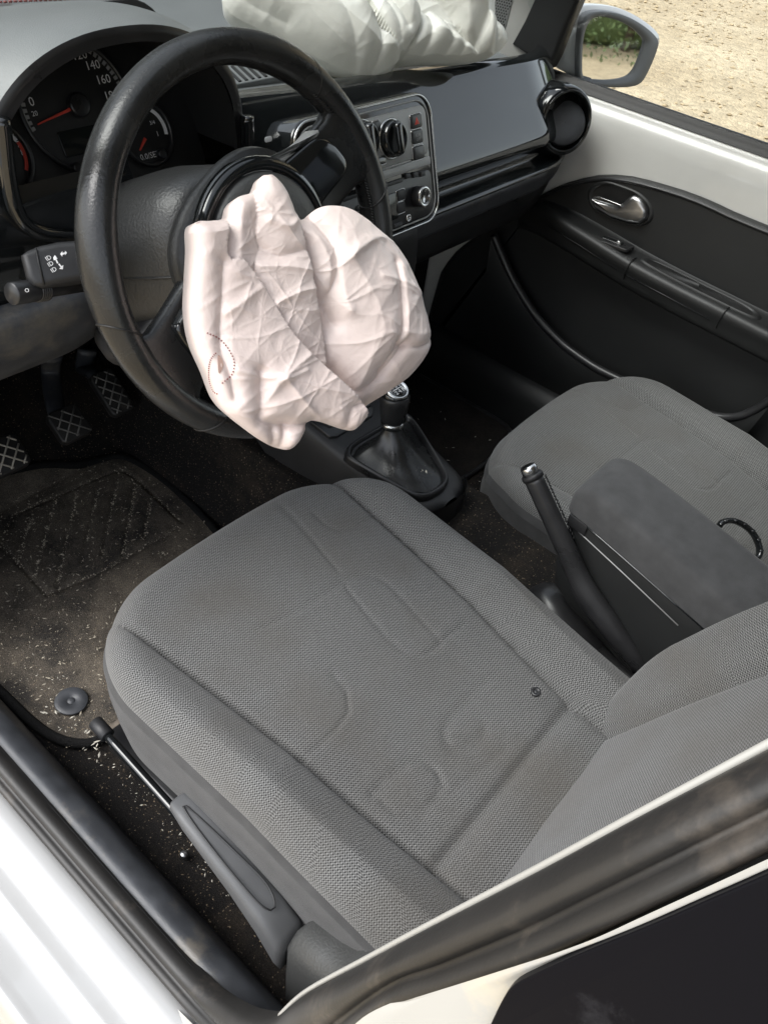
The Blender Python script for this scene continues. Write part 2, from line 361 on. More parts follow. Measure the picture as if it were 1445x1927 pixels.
def mat_cloth(name, base, trans, var):
    m = bpy.data.materials.new(name); m.use_nodes = True; t = m.node_tree; b = t.nodes['Principled BSDF']; N = t.nodes.new; L = t.links.new
    tc = N('ShaderNodeTexCoord'); n = N('ShaderNodeTexNoise'); n.inputs['Scale'].default_value = 9; n.inputs['Detail'].default_value = 5; L(tc.outputs['Object'], n.inputs['Vector'])
    mx = N('ShaderNodeMix'); mx.data_type = 'RGBA'; L(n.outputs['Fac'], mx.inputs[0]); mx.inputs[6].default_value = (*base, 1); mx.inputs[7].default_value = (*var, 1)
    L(mx.outputs[2], b.inputs['Base Color']); b.inputs['Roughness'].default_value = .33; b.inputs['Specular IOR Level'].default_value = .55; b.inputs['Sheen Weight'].default_value = .25
    n2 = N('ShaderNodeTexNoise'); n2.inputs['Scale'].default_value = 1300; L(tc.outputs['Object'], n2.inputs['Vector'])
    n3 = N('ShaderNodeTexNoise'); n3.inputs['Scale'].default_value = 38; n3.inputs['Detail'].default_value = 4; n3.inputs['Distortion'].default_value = .6; L(tc.outputs['Object'], n3.inputs['Vector'])
    bp = N('ShaderNodeBump'); bp.inputs['Strength'].default_value = .25; bp.inputs['Distance'].default_value = .0006; L(n2.outputs['Fac'], bp.inputs['Height'])
    b2 = N('ShaderNodeBump'); b2.inputs['Strength'].default_value = .2; b2.inputs['Distance'].default_value = .004; L(n3.outputs['Fac'], b2.inputs['Height']); L(bp.outputs[0], b2.inputs['Normal'])
    L(b2.outputs[0], b.inputs['Normal'])
    tl = N('ShaderNodeBsdfTranslucent'); L(mx.outputs[2], tl.inputs[0]); ms = N('ShaderNodeMixShader'); ms.inputs[0].default_value = trans
    o = t.nodes['Material Output']; L(b.outputs[0], ms.inputs[1]); L(tl.outputs[0], ms.inputs[2]); L(ms.outputs[0], o.inputs['Surface']); return m
M['bag'] = mat_cloth('airbag_nylon_pink', (.80, .65, .595), .07, (.85, .73, .68))
M['bag2'] = mat_cloth('airbag_nylon_cream', (.84, .84, .765), .15, (.88, .88, .82))

# ================================================================== setting
GZ = -.30
def gfn(U, V):
    x = -60+120*U; y = -60+120*V
    return x, y, GZ+.02*pn(x*.7, y*.7, 3)*(np.hypot(x, y) < 30)
g = part('ground', grid(gfn, 121, 121), M['gravel']); tag(g, kind='structure')
# loose stones on the ground beside the car
mb = MB(); rs = np.random.default_rng(11)
ico = [(0, 0, 1), (.9, 0, .3), (.28, .85, .3), (-.72, .53, .3), (-.72, -.53, .3), (.28, -.85, .3), (0, 0, -.4)]
icf = [(0, 1, 2), (0, 2, 3), (0, 3, 4), (0, 4, 5), (0, 5, 1), (6, 2, 1), (6, 3, 2), (6, 4, 3), (6, 5, 4), (6, 1, 5)]
for k in range(7000):
    q = rs.random(); x = 1.2+q**.8*9; y = -1.5+rs.random()*7.5
    s = .006+.016*rs.random()**3; a = rs.random()*6.28; sx, sy, sz = s*(1+rs.random()), s*(.8+.5*rs.random()), s*(.4+.5*rs.random())
    mb.add([(x+(vx*sx)*math.cos(a)-(vy*sy)*math.sin(a), y+(vx*sx)*math.sin(a)+(vy*sy)*math.cos(a), GZ+.003+vz*sz) for vx, vy, vz in ico], icf)
st = mb.build('loose_stones', M['stone'], None, False); tag(st, 'loose tan stones scattered over the gravel yard', 'gravel', kind='stuff')

# hedge behind the car (it shows in the wing mirror)
hd = thing('hedge', 'dense green hedge reflected in the wing mirror', 'hedge', (2.4, -8.3, GZ))
mb = MB()
for k in range(30000):
    x = 1.9+rs.uniform(-3.2, 3.2); zz = rs.random()**.8*3.2; fr = rs.random()
    y = -8.3+.9*(fr**.4)+.35*pn(np.array(x*1.3), np.array(zz*1.5), 7)*2
    s = .014+.024*rs.random(); c = np.array([x, float(y), GZ+zz]); d1 = rs.normal(size=3); d1 /= np.linalg.norm(d1); d2 = np.cross(d1, rs.normal(size=3)); d2 /= np.linalg.norm(d2)
    mb.add([c-d1*s, c+d2*s*.5, c+d1*s, c-d2*s*.5], [(0, 1, 2, 3)])
tag(mb.build('foliage', M['leaf'], hd, False), kind='stuff')
mb = MB()
for k in range(14):
    x = -3.4+k*.85; mb.add(*tube([(x, -8.3, GZ), (x+.1, -8.25, GZ+1.2), (x-.1, -8.2, GZ+2.6)], [.05, .035, .01], 6))
mb.build('stem', M['twig'], hd)
part('core', bbox((2.4, -8.9, GZ+1.4), (12, 1., 2.8), .2), M['leaf'], hd)

# ================================================================== car body shell
car = thing('white_car', 'white car body with open driver doorway and dark rubber door seal', 'car')
# cabin floor with tunnel and toe board
def floorfn(U, V):
    x = -.66+1.32*U; y = -1.2+2.75*V
    z = np.maximum(0, (y-1.16))*.95
    tun = .2*np.clip((.15-np.abs(x))/.035, 0, 1); tun = tun*tun*(3-2*tun/.2)/1. if False else tun
    z = np.maximum(z, tun)
    return x, y, z+.004*pn(x*18, y*18, 4)+.0015*pn(x*120, y*120, 8)
part('floor_carpet', grid(floorfn, 170, 260), M['carpet'], car)
# sill: plastic trim, painted sill
def extr(prof, y0, y1, ny=40, wob=0.):
    rows = []
    for k in range(ny+1):
        y = y0+(y1-y0)*k/ny
        rows.append([(x+wob*float(pn(np.array(y*6), np.array(z*9), 2)), y, z) for x, z in prof])
    return gridlist(rows)
def rnd(prof, n): return spline(prof, n)
ST = [(-.630, -.012), (-.639, .010), (-.643, .030), (-.650, .058), (-.662, .084), (-.678, .096), (-.690, .0985), (-.7, .090)]
part('sill_trim', extr(rnd(ST, 24), .12, 1.5, 60, 0.), M['sillgrey'], car)
PS = [(-.722, .070), (-.734, .078), (-.752, .078), (-.762, .070), (-.766, .050), (-.772, .044), (-.788, .046), (-.798, .046), (-.804, .026), (-.812, .020), (-.842, .024), (-.853, .026), (-.862, .002), (-.872, -.05), (-.872, -.20)]
part('painted_sill', extr(rnd(PS, 70), -.9, 1.5, 30), M['paint'], car)
# door seal: runs along the sill and climbs the pillar
I = [(-.699, 1.5, .100), (-.699, 1.0, .100), (-.699, .6, .100), (-.699, .33, .100), (-.700, .245, .112), (-.702, .190, .16), (-.706, .150, .24), (-.709, .127, .32)]
I += [tuple(at(u, v, x=x)) for u, v, x in ((570, 1876, -.712), (690, 1810, -.706), (800, 1751, -.70), (1000, 1648, -.688), (1200, 1540, -.675), (1445, 1412, -.655), (1700, 1275, -.635))]
O = [(-.730, 1.5, .082), (-.730, 1.0, .082), (-.730, .6, .082), (-.730, .31, .082), (-.731, .205, .10), (-.733, .135, .16), (-.735, .092, .26), (-.735, .07, .36)]
O += [tuple(at(u, v, x=x)) for u, v, x in ((700, 1920, -.734), (820, 1880, -.727), (978, 1826, -.720), (1090, 1775, -.712), (1215, 1717, -.704), (1445, 1607, -.685), (1700, 1480, -.665))]
NI = 160
Is = spline(I, NI); Os = spline(O, NI)
rows = []
for a, b in zip(Is, Os):
    t = b-a; nrm = np.array([-.55, 0, .6])if a[2] < .11 else np.array([-1, .25, .15]); 
    kk = min(1, max(0, (a[2]-.1)/.15)); nrm = np.array([-.55, 0, .6])*(1-kk)+np.array([-1, .25, .12])*kk; nrm /= np.linalg.norm(nrm)
    row = []
    for q, h in ((0, -.012), (0, .003), (.08, .009), (.2, .012), (.34, .012), (.46, .008), (.55, .002), (.60, -.001), (.66, .003), (.78, .006), (.9, .004), (1, -.002), (1.03, -.014)):
        row.append(a+t*q+nrm*h)
    rows.append(row)
part('door_seal', gridlist(rows), M['rubber'], car)
# light edge of the pillar beside the seal
fl = spline([tuple(np.array(p)) for p in [I[7]]]+[tuple(at(u, v, x=x)) for u, v, x in ((575, 1866, -.708), (690, 1803, -.702), (800, 1744, -.696), (1000, 1640, -.684), (1200, 1532, -.671), (1445, 1400, -.651), (1700, 1262, -.631))], 80)
part('pillar_edge', tube(fl, .0018, 8), M['edge'], car)
# painted pillar foot, pale window moulding, dark rear side window
pw_ = Plane((-.741, -.007, .756), (-.94, 0, .345), (0, -1, 0))
def wst(x, y, z): q = np.array([x, y, z])-pw_.P; return (q@pw_.ex, q@pw_.ey)
cwp = [tuple(pw_.st(u, v)) for u, v in ((905, 1965), (922, 1927), (940, 1890), (957, 1864), (985, 1846), (1080, 1803), (1215, 1748), (1330, 1698), (1445, 1648), (1700, 1532))]
cws = spline(cwp, 60)
far = [(.9, cws[-1][1]), (.9, cws[0][1])]
hard('rear_window', slab(pw_, [tuple(q) for q in cws]+far, -.006, -.001, .001), M['film'], car)
bwp = [tuple(pw_.st(u, v)) for u, v in ((560, 2040), (640, 1960), (700, 1915), (830, 1868), (978, 1820), (1090, 1768), (1215, 1709), (1445, 1600), (1700, 1474))]
bws = spline(bwp, 60)
shape = [tuple(q) for q in bws]+[tuple(q+np.array([.004, 0])) for q in cws[::-1]]+[(.02, -.35)]
rows = []
kb_ = np.linspace(0, 1, 60)
for i in range(60):
    bq, cq = bws[i], cws[i]; rows.append([pw_.xyz(*(bq+(cq-bq)*k), -.004 if 0 < k < 1 else -.006) for k in np.linspace(-.02+.58*min(1, max(0, (i-16)/10)), 1.02, 7)])
part('painted_pillar', gridlist(rows), M['paint_dirty'], car)
rows = [[np.array(i_)+np.array([.001, -.004, 0]), np.array(o_)+np.array([.020, -.004, 0]), np.array(o_)+np.array([.010, -.03, 0])] for i_, o_ in zip(Is[70:], Os[70:])]
part('pillar_shell', gridlist(rows), M['door_plastic'], car)
# inner face of the pillar, quarter panel
rows = []
for p in fl: rows.append([p, p+np.array([-.008, -.02, 0]), p+np.array([-.010, -.08, 0]), p+np.array([-.006, -.14, 0])])
part('pillar_trim', gridlist(rows), M['door_plastic'], car)
rows = []
qz = np.linspace(.05, .62, 12)
for z in qz:
    yO = np.interp(z, [o[2] for o in O[3:11]], [o[1] for o in O[3:11]])
    rows.append([(-.733, yO, z), (-.745, yO-.03, z), (-.76, -.2, z), (-.77, -1.2, z)])
part('quarter_panel', gridlist(rows), M['paint_dirty'], car)
# roof, pillars, windscreen, far side
def rooffn(U, V):
    x = -.60+1.2*U; y = -1.5+1.70*V
    return x, y, 1.20-.07*(np.abs(x)/.6)**3-.03*np.clip((y+.05)/.25, 0, 1)-.05*np.clip((-.9-y)/.6, 0, 1)
P, F = grid(rooffn, 24, 24); part('headliner', (P, F), M['headliner'], car); part('roof', (P+np.array([0, 0, .03]), F), M['paint'], car)
for sx in (-1, 1):
    part('windscreen_pillar', tube([(sx*.575, .18, 1.15), (sx*.63, .60, 1.04), (sx*.68, 1.02, .87), (sx*.71, 1.32, .72)], .035, 10, flat=.7), M['door_plastic'], car)
part('far_door_pillar', tube([(.70, -.10, .2), (.69, -.10, .65), (.60, -.16, 1.13)], .05, 10), M['door_plastic'], car)
rows = [[(x*(.57+.14*t), .18+1.27*t, 1.17-.07*(abs(x))**3*(1-t)-.47*t+.03*math.sin(math.pi*t)) for x in np.linspace(-1, 1, 20)] for t in np.linspace(0, 1, 12)]
part('windscreen', gridlist(rows), M['glass'], car)
# pale trim with a dotted grille at the foot of the far windscreen pillar
tg = Plane((.685, .94, .78), (-1, -.25, .1), (0, 1, 0))
if tg.ey[2] < 0: tg = Plane((.685, .94, .78), (-1, -.25, .1), (0, -1, 0))
part('pillar_foot_trim', slab(tg, tg.sts([(890, 135), (915, -60), (1035, -60), (1010, 0), (985, 135)]), -.03, 0, .004), M['cream'], car)
part('speaker_grille', slab(tg, tg.sts([(915, 95), (925, -60), (982, -60), (965, 0), (952, 50)]), -.002, .002, .001), M['panelgrey'], car)
mb = MB()
for a in range(20):
    for b in range(34):
        q = np.array([-.075+a*.0052+(b % 2)*.0026, -.07+b*.0045]); c = tg.xyz(*q, .0024)
        mb.add([c+tg.ex*.0017*math.cos(w_)+tg.ey*.0017*math.sin(w_) for w_ in np.linspace(0, 2*math.pi, 6, endpoint=False)], [tuple(range(6))])
gpoly = tg.sts([(917, 92), (927, -58), (980, -58), (963, 0), (950, 48)])
def _inside(p):
    c = False; n = len(gpoly)
    for i in range(n):
        x1, y1 = gpoly[i]; x2, y2 = gpoly[(i+1) % n]
        if (y1 > p[1]) != (y2 > p[1]) and p[0] < (x2-x1)*(p[1]-y1)/(y2-y1+1e-12)+x1: c = not c
    return c
mg = MB()
for f in mb.F:
    vs_ = [mb.V[i] for i in f]; cc_ = np.mean(vs_, 0)-tg.P
    if _inside((cc_@tg.ex, cc_@tg.ey)): mg.add(vs_, [tuple(range(6))])
tag(mg.build('grille_holes', M['rvent'], car, False), kind='stuff')
part('far_rear_window', gridlist([[(.70-.1*(z-.64)/.5, y, z) for y in (-.12, -.8, -1.5)] for z in (.64, .9, 1.14)]), M['dark_glass'], car)  # unseen pane, added dark to cut fill light from behind
part('rear_seatback', bbox((0, -.78, .42), (1.25, .14, .84), .05), M['side_fabric'], car)  # unseen, added to block light entering through the rear of the cabin
part('tailgate_glass', gridlist([[(x, -1.52+.1*(z-.68), z) for x in (-.66, 0, .66)] for z in (.68, .9, 1.15)]), M['dark_glass'], car)  # unseen dark pane, added to close the rear against fill light
for sx in (-1, 1):
    part('rear_side_panel', gridlist([[(sx*.70, -.25 if sx > 0 else -.3, z), (sx*.70, -1.5, z)] for z in (0, .3, .64)]), M['door_plastic'], car)
part('tailgate', gridlist([[(x, -1.52, z) for x in (-.7, 0, .7)] for z in (0, .4, .68)]), M['door_plastic'], car)
part('bonnet', gridlist([[(x, y, .66-.1*max(0, y-1.3)-.03*(x/.7)**2) for x in np.linspace(-.75, .75, 10)] for y in np.linspace(1.26, 2.0, 8)]), M['paint'], car)
part('bulkhead', gridlist([[(x, 1.50, z) for x in (-.72, 0, .72)] for z in (0, .4, .69)]), M['carpet_clean'], car)
for sx in (-1, 1):
    part('kick_panel', gridlist([[(sx*.655, y, z) for y in ((.92 if sx < 0 else 1.02), 1.2, 1.5)] for z in (0, .3, .7)]), M['carpet_clean'], car)
# passenger sill
PT = [(.565, -.01), (.575, .04), (.588, .082), (.61, .105), (.635, .108), (.66, .10)]
part('passenger_sill_trim', extr(rnd(PT, 20), -.3, 1.5), M['door_plastic'], car)

# ================================================================== passenger door
door = thing('passenger_door', 'closed passenger door with pale painted upper edge and black lower trim', 'door', (.66, .4, .10))
SK = [(.704, .690), (.694, .686), (.683, .676), (.674, .660), (.669, .635), (.666, .60), (.664, .55), (.663, .4), (.662, .1)]
part('painted_frame', extr(rnd(SK, 40), -.35, 1.25, 30), M['cream'], door)
BS = [(.722, .668), (.721, .700), (.716, .706), (.708, .703), (.702, .694), (.696, .688)]
part('window_seal', extr(rnd([(x, z) for x, z in BS], 18), -.35, .98, 20), M['rubber'], door)
part('window_glass', gridlist([[(.7145-.09*(z-.69)/.45, y, z) for y in np.linspace(-.15, .92, 8)] for z in (.695, .8, .95, 1.12)]), M['glass'], door)
part('door_outer_skin', extr(rnd([(.722, .69), (.735, .685), (.752, .66), (.775, .5), (.79, .3), (.77, .05)], 20), -.35, 1.05, 12), M['paint'], door)
wf = Plane((.690, 0, 0), (-1, 0, 0), (0, 1, 0))
hard('window_frame', slab(wf, wf.sts([(962, 84), (985, 40), (1003, 0), (1040, -90), (1140, -90), (1086, 0), (1066, 45), (1042, 108), (1030, 130)], .012), -.02, .012, .008, steps=4), M['door_plastic'], door, 50)
dp = Plane((.660, 0, 0), (-1, 0, 0), (0, 1, 0))
op = [(1445, 430), (1370, 398), (1300, 368), (1230, 346), (1180, 334), (1130, 331), (1090, 338), (1040, 355), (960, 400), (880, 455), (845, 492), (822, 550)]
poly = [tuple(dp.st(u, v, .01)) for u, v in op]
poly = [tuple(p) for p in spline([(-.34, poly[0][1]+.005)]+poly+[(1.02, .35)], 60)]+[(1.02, .06), (-.34, .06)] if dp.ex[1] > 0 else poly
hard('trim_panel', slab(dp, poly, -.004, .014, .010, steps=5), M['door_plastic'], door, 50)
tp = [dp.xyz(a, b, .013) for a, b in poly[:58]]
part('trim_edge_bead', tube([p+np.array([0, 0, -.006]) for p in tp], .0035, 8), M['satin'], door)
# armrest
rid = spline([tuple(at(u, v, x=x)) for u, v, x in ((985, 372, .638), (1012, 388, .615), (1050, 412, .592), (1110, 449, .585), (1184, 494, .583), (1270, 540, .583), (1362, 586, .583), (1445, 628, .583), (1600, 705, .583))], 60)
rows = []
for p in rid:
    x, y, z = p; dpt = .646-x
    rows.append([(.650, y, z+.010), (.646-dpt*.08, y, z+.0025), (x+dpt*.6, y, z+.002), (x+dpt*.2, y, z+.002), (x+dpt*.04, y, z-.002), (x, y, z-.012), (x+.004, y, z-.03), (x+dpt*.15, y, z-.052), (x+dpt*.5, y, z-.062), (.650, y, z-.07)])
rows = [[tuple(q) for q in spline(r, 28)] for r in rows]
arm = part('armrest', gridlist(rows), M['door_plastic'], door)
# pull cup and switch plate on the armrest
zt = lambda y: float(np.interp(-y, -rid[:, 1], rid[:, 2]))
cy0, cy1 = .50, .27
cup = [(.6165+.017*(abs(math.cos(a))**.6*math.copysign(1, math.cos(a))), (cy0+cy1)/2+(cy0-cy1)/2*(abs(math.sin(a))**.45*math.copysign(1, math.sin(a)))) for a in np.linspace(0, 2*math.pi, 48, endpoint=False)]
part('pull_cup', gridlist([[(.6165+(x-.6165)*k, cy0*.5+cy1*.5+(y-(cy0+cy1)/2)*k, zt(y)+dz) for x, y in cup] for k, dz in ((1.10, .0015), (1.06, .006), (1.0, .0065), (.96, .0045), (.93, .0028))], True), M['door_plastic'], arm)
part('cup_floor', gridlist([[(.6165+(x-.6165)*k, cy0*.5+cy1*.5+(y-(cy0+cy1)/2)*k, zt(y)+dz) for x, y in cup] for k, dz in ((.95, .0036), (.5, .0034), (.02, .0034))], True), M['rvent'], arm)
sw = at(1150, 459, z=.472); yy = .575
swp = Plane((.613, .575, zt(.575)+.0035), (0, 0.06, 1), (1, 0, 0))
hard('switch_plate', slab(swp, rrect(.034, .085, .008), -.004, .0015, .001), M['satin'], arm)
s2 = hard('window_switch', slab(swp, rrect(.014, .045, .004), 0, .004, .0015), M['gloss'], arm)
hard('switch_cap', slab(swp, rrect(.009, .009, .003)+np.array([0, -.014]), 0, .0065, .0015), M['alu'], arm)
# joint lines on the armrest
for u, v in ((1184, 494), (1362, 586)):
    p = at(u, v, x=.583); jl = [(.60, p[1]+.004, p[2]-.058), (.585, p[1]+.002, p[2]-.03), (.5815, p[1], p[2]-.01), (.588, p[1]-.001, p[2]+.0035), (.605, p[1]-.002, p[2]+.0035)]
    part('joint', tube(spline(jl, 16), .0011, 6), M['rvent'], arm)
gl = [at(u, v, x=.5855) for u, v in ((1172, 515), (1250, 556), (1334, 601))]
part('joint', tube(gl, .0008, 6), M['satin'], arm)
gl = [at(u, v, x=.587) for u, v in ((1030, 425), (1090, 462), (1160, 508))]
part('joint', tube(gl, .0008, 6), M['rvent'], arm)
# map pocket
rp = spline([tuple(at(u, v, x=.615)) for u, v in ((928, 440), (940, 470), (965, 525), (1005, 590), (1050, 640), (1085, 668), (1130, 697), (1200, 729), (1290, 765), (1345, 783), (1385, 784), (1420, 771), (1460, 745))], 90)
part('pocket_rim', tube(rp, .0085, 12), M['satin'], door)
rows = []
for p in rp:
    z0 = min(.10, p[2]-.05)
    rows.append([p, (p[0]-.004, p[1], p[2]-.012), (.612, p[1]*.97+.03*.6, p[2]*.6+z0*.4), (.622, p[1]*.94+.06*.6, .105), (.64, p[1]*.94+.06*.6, .06)])
part('map_pocket', gridlist(rows), M['door_plastic'], door)
# door opener
hp = Plane((.646, 0, 0), (-1, 0, 0), (0, 1, 0))
cen = hp.st(1168, 388); rimr = hp.sts([(1112, 372), (1118, 355), (1140, 345), (1168, 352), (1200, 366), (1220, 388), (1221, 408), (1205, 420), (1180, 418), (1150, 408), (1122, 392)])
rimr = spline(rimr, 48, True)
hn = rimr.mean(0)
def ringrows(pl, pts, c, lst): return gridlist([[pl.xyz(*(c+(q-c)*k), h) for q in pts] for k, h in lst], True)
hb = part('handle_bezel', ringrows(hp, rimr, hn, ((1.14, -.001), (1.08, .004), (1.0, .004), (.97, 0), (.9, -.0005), (.1, -.0005))), M['door_plastic'], door)
part('handle_bowl', ringrows(hp, rimr, hn, ((.96, .0015), (.9, .0008), (.05, .0008))), M['rvent'], hb)
lv = [(1116, 372), (1126, 372), (1150, 380), (1166, 386), (1176, 380), (1186, 370), (1196, 366), (1208, 372), (1220, 390), (1220, 408), (1206, 419), (1184, 416), (1150, 405), (1122, 388)]
hard('door_lever', slab(hp, hp.sts(lv), .001, .014, .008, steps=5), M['alu'], door, 60)
hard('lever_edge', slab(hp, hp.sts([(1116, 370), (1128, 370), (1168, 385), (1167, 389), (1124, 375)], .016), .012, .018, .001), M['chrome'], door)

# ================================================================== wing mirror
wm = thing('wing_mirror', 'white wing mirror with grey frame outside the passenger window', 'mirror', (.80, .82, .62))
pa = CAM+(at(1085, 150, y=.82)-CAM); pb = at(1230, 70, y=.745)
mp = Plane(at(1150, 95, y=.785), np.cross(np.array([.13, -.075, 0]), np.array([0, .06, 1.])), (.13, -.075, 0))
if mp.n[1] > 0: mp = Plane(mp.P, -mp.n, (.13, -.075, 0))
fr = spline(mp.sts([(1083, 130), (1085, 75), (1094, 32), (1118, 20), (1160, 24), (1200, 42), (1230, 68), (1232, 90), (1212, 138), (1195, 158), (1160, 163), (1105, 160), (1088, 152)]), 72, True)
gls = spline(mp.sts([(1092, 120), (1094, 75), (1104, 42), (1122, 30), (1155, 36), (1185, 50), (1205, 68), (1210, 82), (1198, 118), (1186, 138), (1170, 147), (1140, 151), (1104, 148), (1094, 142)]), 72, True)
fc = fr.mean(0); gc = gls.mean(0)
rows = [[mp.xyz(*q, .006) for q in gls], [mp.xyz(*(fc+(q-fc)*.985), .010) for q in fr], [mp.xyz(*q, .004) for q in fr], [mp.xyz(*(fc+(q-fc)*1.01), -.012) for q in fr]]
part('mirror_frame', gridlist([[mp.xyz(*q, -.004) for q in gls]]+rows, True), mat('mirror_frame_grey', (.16, .165, .17), .5, bump=(500, .2, .0006)), wm)
part('mirror_glass', ([mp.xyz(*q, .0) for q in gls], [tuple(range(len(gls)))]), M['mirror'], wm, False)
ho = spline(mp.sts([(1040, 118), (1050, 70), (1068, 32), (1088, 14), (1118, 9), (1160, 14), (1203, 34), (1236, 64), (1232, 95), (1205, 145), (1180, 156), (1110, 156), (1070, 140)], -.02), 72, True); hc = ho.mean(0)
part('housing', gridlist([[mp.xyz(*(fc+(q-fc)*.98), -.004) for q in fr], [mp.xyz(*(hc+(q-hc)*.99), -.014) for q in ho]]+[[mp.xyz(*(hc+(q-hc)*k), h) for q in ho] for k, h in ((1.0, -.022), (1.0, -.035), (.95, -.06), (.8, -.085), (.4, -.10), (.02, -.103))], True), M['paint'], wm)
ft = [(.722, .80, .66), (.735, .80, .665), (.76, .815, .672), (.80, .825, .68)]
part('foot', tube(spline(ft, 12), [.03]*12, 12, flat=.7), M['satin'], wm)

# ================================================================== dashboard
dash = thing('dashboard', 'black dashboard with grey soft top, glossy fascia, instruments and radio', 'dashboard', (0, .8, .6))
HX, HZ = -.347, .752            # centre of the instrument hood arch
def topfn(U, V):
    x = -.184+.85*U; y = .80+.70*V
    z = .776-.05*(x-.1)-.02*V*V-.045*np.clip((x-.5)/.16, 0, 1)**2+.02*V
    z = z-.012*(1-V)**6
    return x, y, z+.0012*pn(x*5, y*5, 4)
part('top_pad', grid(topfn, 70, 60), M['dashgrey'], dash)
part('top_pad_rear', gridlist([[(x, y, .748-.04*(y-.95)) for x in np.linspace(-.70, -.18, 8)] for y in np.linspace(.95, 1.5, 8)]), M['dashgrey'], dash)
# demister slots in the top pad
sp_ = Plane(at(478, 138, z=.785), (0, -.1, 1))
for k in range(9):
    a = -.045+k*.0115
    hard('slot', slab(sp_, [(a, -.02), (a+.005, -.02), (a+.017, .022), (a+.012, .022)], -.003, .004, .0006), M['rvent'] if k % 2 == 0 else M['rvent'], dash)
hard('demister_grille', slab(sp_, [(-.06, -.024), (.065, -.024), (.078, .026), (-.047, .026)], -.01, .0025, .002), M['dashgrey'], dash)
# instrument hood
def arch(a, b, n=48, p=2.25, lo=-.02):
    out = []
    for q in np.linspace(math.pi, 0, n):
        c, s = math.cos(q), math.sin(q)
        out.append((math.copysign(abs(c)**(2/p), c)*a, abs(s)**(2/p)*b))
    return out
rows = []
for y, a, b, dz in ((.738, .158, .139, 0), (.7375, .163, .143, 0), (.741, .167, .147, 0), (.76, .172, .151, 0), (.80, .19, .149, 0), (.86, .225, .140, 0), (.93, .27, .122, 0), (1.0, .31, .097, 0), (1.10, .34, .04, 0), (1.15, .35, .0, 0)):
    rows.append([(HX+px, y+(.018*(1-(pz/b if b else 0)) if y < .79 else 0), HZ+pz+dz) for px, pz in arch(a, b)])
part('instrument_hood', gridlist(rows[2:]), M['dashgrey'], dash)
part('hood_lip', gridlist([[(HX+px, .7375+.018*(1-pz/.135), HZ+pz-.001) for px, pz in arch(.152, .134)]]+rows[:3]), M['satin'], dash)
inn = [[(HX+px, y, HZ+pz) for px, pz in arch(a, b)] for y, a, b in ((.752, .153, .135), (.80, .148, .125), (.87, .145, .11))]
part('hood_lining', gridlist(inn), M['dusty_black'], dash)
# soft top to the left of the hood
part('side_pad', gridlist([[(x, y, .775+.03*math.exp(-((x+.50)/.05)**2)*(1 if y > .75 else .8)) for y in np.linspace(.745, .95, 8)] for x in np.linspace(-.70, -.49, 12)]), M['dashgrey'], dash)
mbs = MB()
ln = [at(u, v, z=.868) for u, v in ((-40, 14), (0, 12), (60, 9), (130, 6), (200, 2))]
for k in range(26):
    a = spline(ln, 80)[k*3]; b = spline(ln, 80)[k*3+2]; mbs.add(*tube([a+np.array([0, 0, .004]), b+np.array([0, 0, .004])], .0012, 5))
tag(mbs.build('stitching', M['stitch'], dash), kind='stuff')

# --- instrument cluster
clu = mesh('instrument_cluster', *slab(Plane((-.354, .84, .80), (0, -.9, .43)), rrect(.30, .21, .04)+np.array([.005, -.012]), -.02, 0, .002), M['dial'], dash)
cp = Plane((-.354, .84, .80), (0, -.9, .43))
def disc(name, c, r, h0, h1, m, par, bev=.002, n=48):
    return hard(name, slab(cp, [(c[0]+r*math.cos(a), c[1]+r*math.sin(a)) for a in np.linspace(0, 2*math.pi, n, endpoint=False)], h0, h1, bev), m, par)
def ringp(name, pl, c, r0, r1, h, a0, a1, m, par, n=40, th=.001):
    rws = []
    for q in np.linspace(math.radians(a0), math.radians(a1), n):
        e = np.array([math.cos(q), math.sin(q)]); rws.append([pl.xyz(*(np.array(c)+e*r0), h-th), pl.xyz(*(np.array(c)+e*r0), h), pl.xyz(*(np.array(c)+e*r1), h), pl.xyz(*(np.array(c)+e*r1), h-th)])
    return hard(name, gridlist(rws), m, par)
SPC = (.006, -.002)
def rimring(c, r, par, m):
    return part('dial_rim', tube([cp.xyz(c[0]+r*math.cos(a), c[1]+r*math.sin(a), .004) for a in np.linspace(0, 2*math.pi, 64, endpoint=False)], .0028, 8, True), m, par)
sd_ = disc('speedometer', SPC, .066, 0, .003, M['dial'], clu); rimring(SPC, .0665, clu, M['satin'])
mb = MB(); mbw = MB()
for k in range(41):
    q = math.radians(196-k*5.6); e = np.array([math.cos(q), math.sin(q)]); t = np.array([-e[1], e[0]])
    c0 = np.array(SPC)+e*(.0555 if k % 4 == 0 else .0575); c1 = np.array(SPC)+e*.0625; wd = .0011
    if k % 4 == 0: c1 = np.array(SPC)+e*.0635
    mb.add([cp.xyz(*(c0-t*wd), .0042), cp.xyz(*(c1-t*wd), .0042), cp.xyz(*(c1+t*wd), .0042), cp.xyz(*(c0+t*wd), .0042)], [(0, 1, 2, 3)])
ringp('dial_scale', cp, SPC, .0588, .0632, .0038, 196, -28, M['mark_dim'], clu)
mb.build('dial_ticks', M['dial'], clu, False)
for txt, uv in (('0', (60, 192)), ('20', (66, 214)), ('120', (150, 104)), ('140', (175, 123)), ('160', (195, 150)), ('180', (210, 180)), ('200', (222, 210))):
    s, t = cp.st(*uv, .004); glyph(txt, cp, s, t, .0125 if txt != '20' else .007, .0042, M['mark'], clu)
def needle(c, tip, name='needle'):
    c = np.array(c); d = np.array(tip)-c; L = np.linalg.norm(d); d /= L; t = np.array([-d[1], d[0]])
    return hard(name, slab(cp, [c+d*.008+t*.0018, c+d*.008-t*.0018, c+d*L-t*.0007, c+d*L+t*.0007], .006, .008, .0004), M['red'], clu)
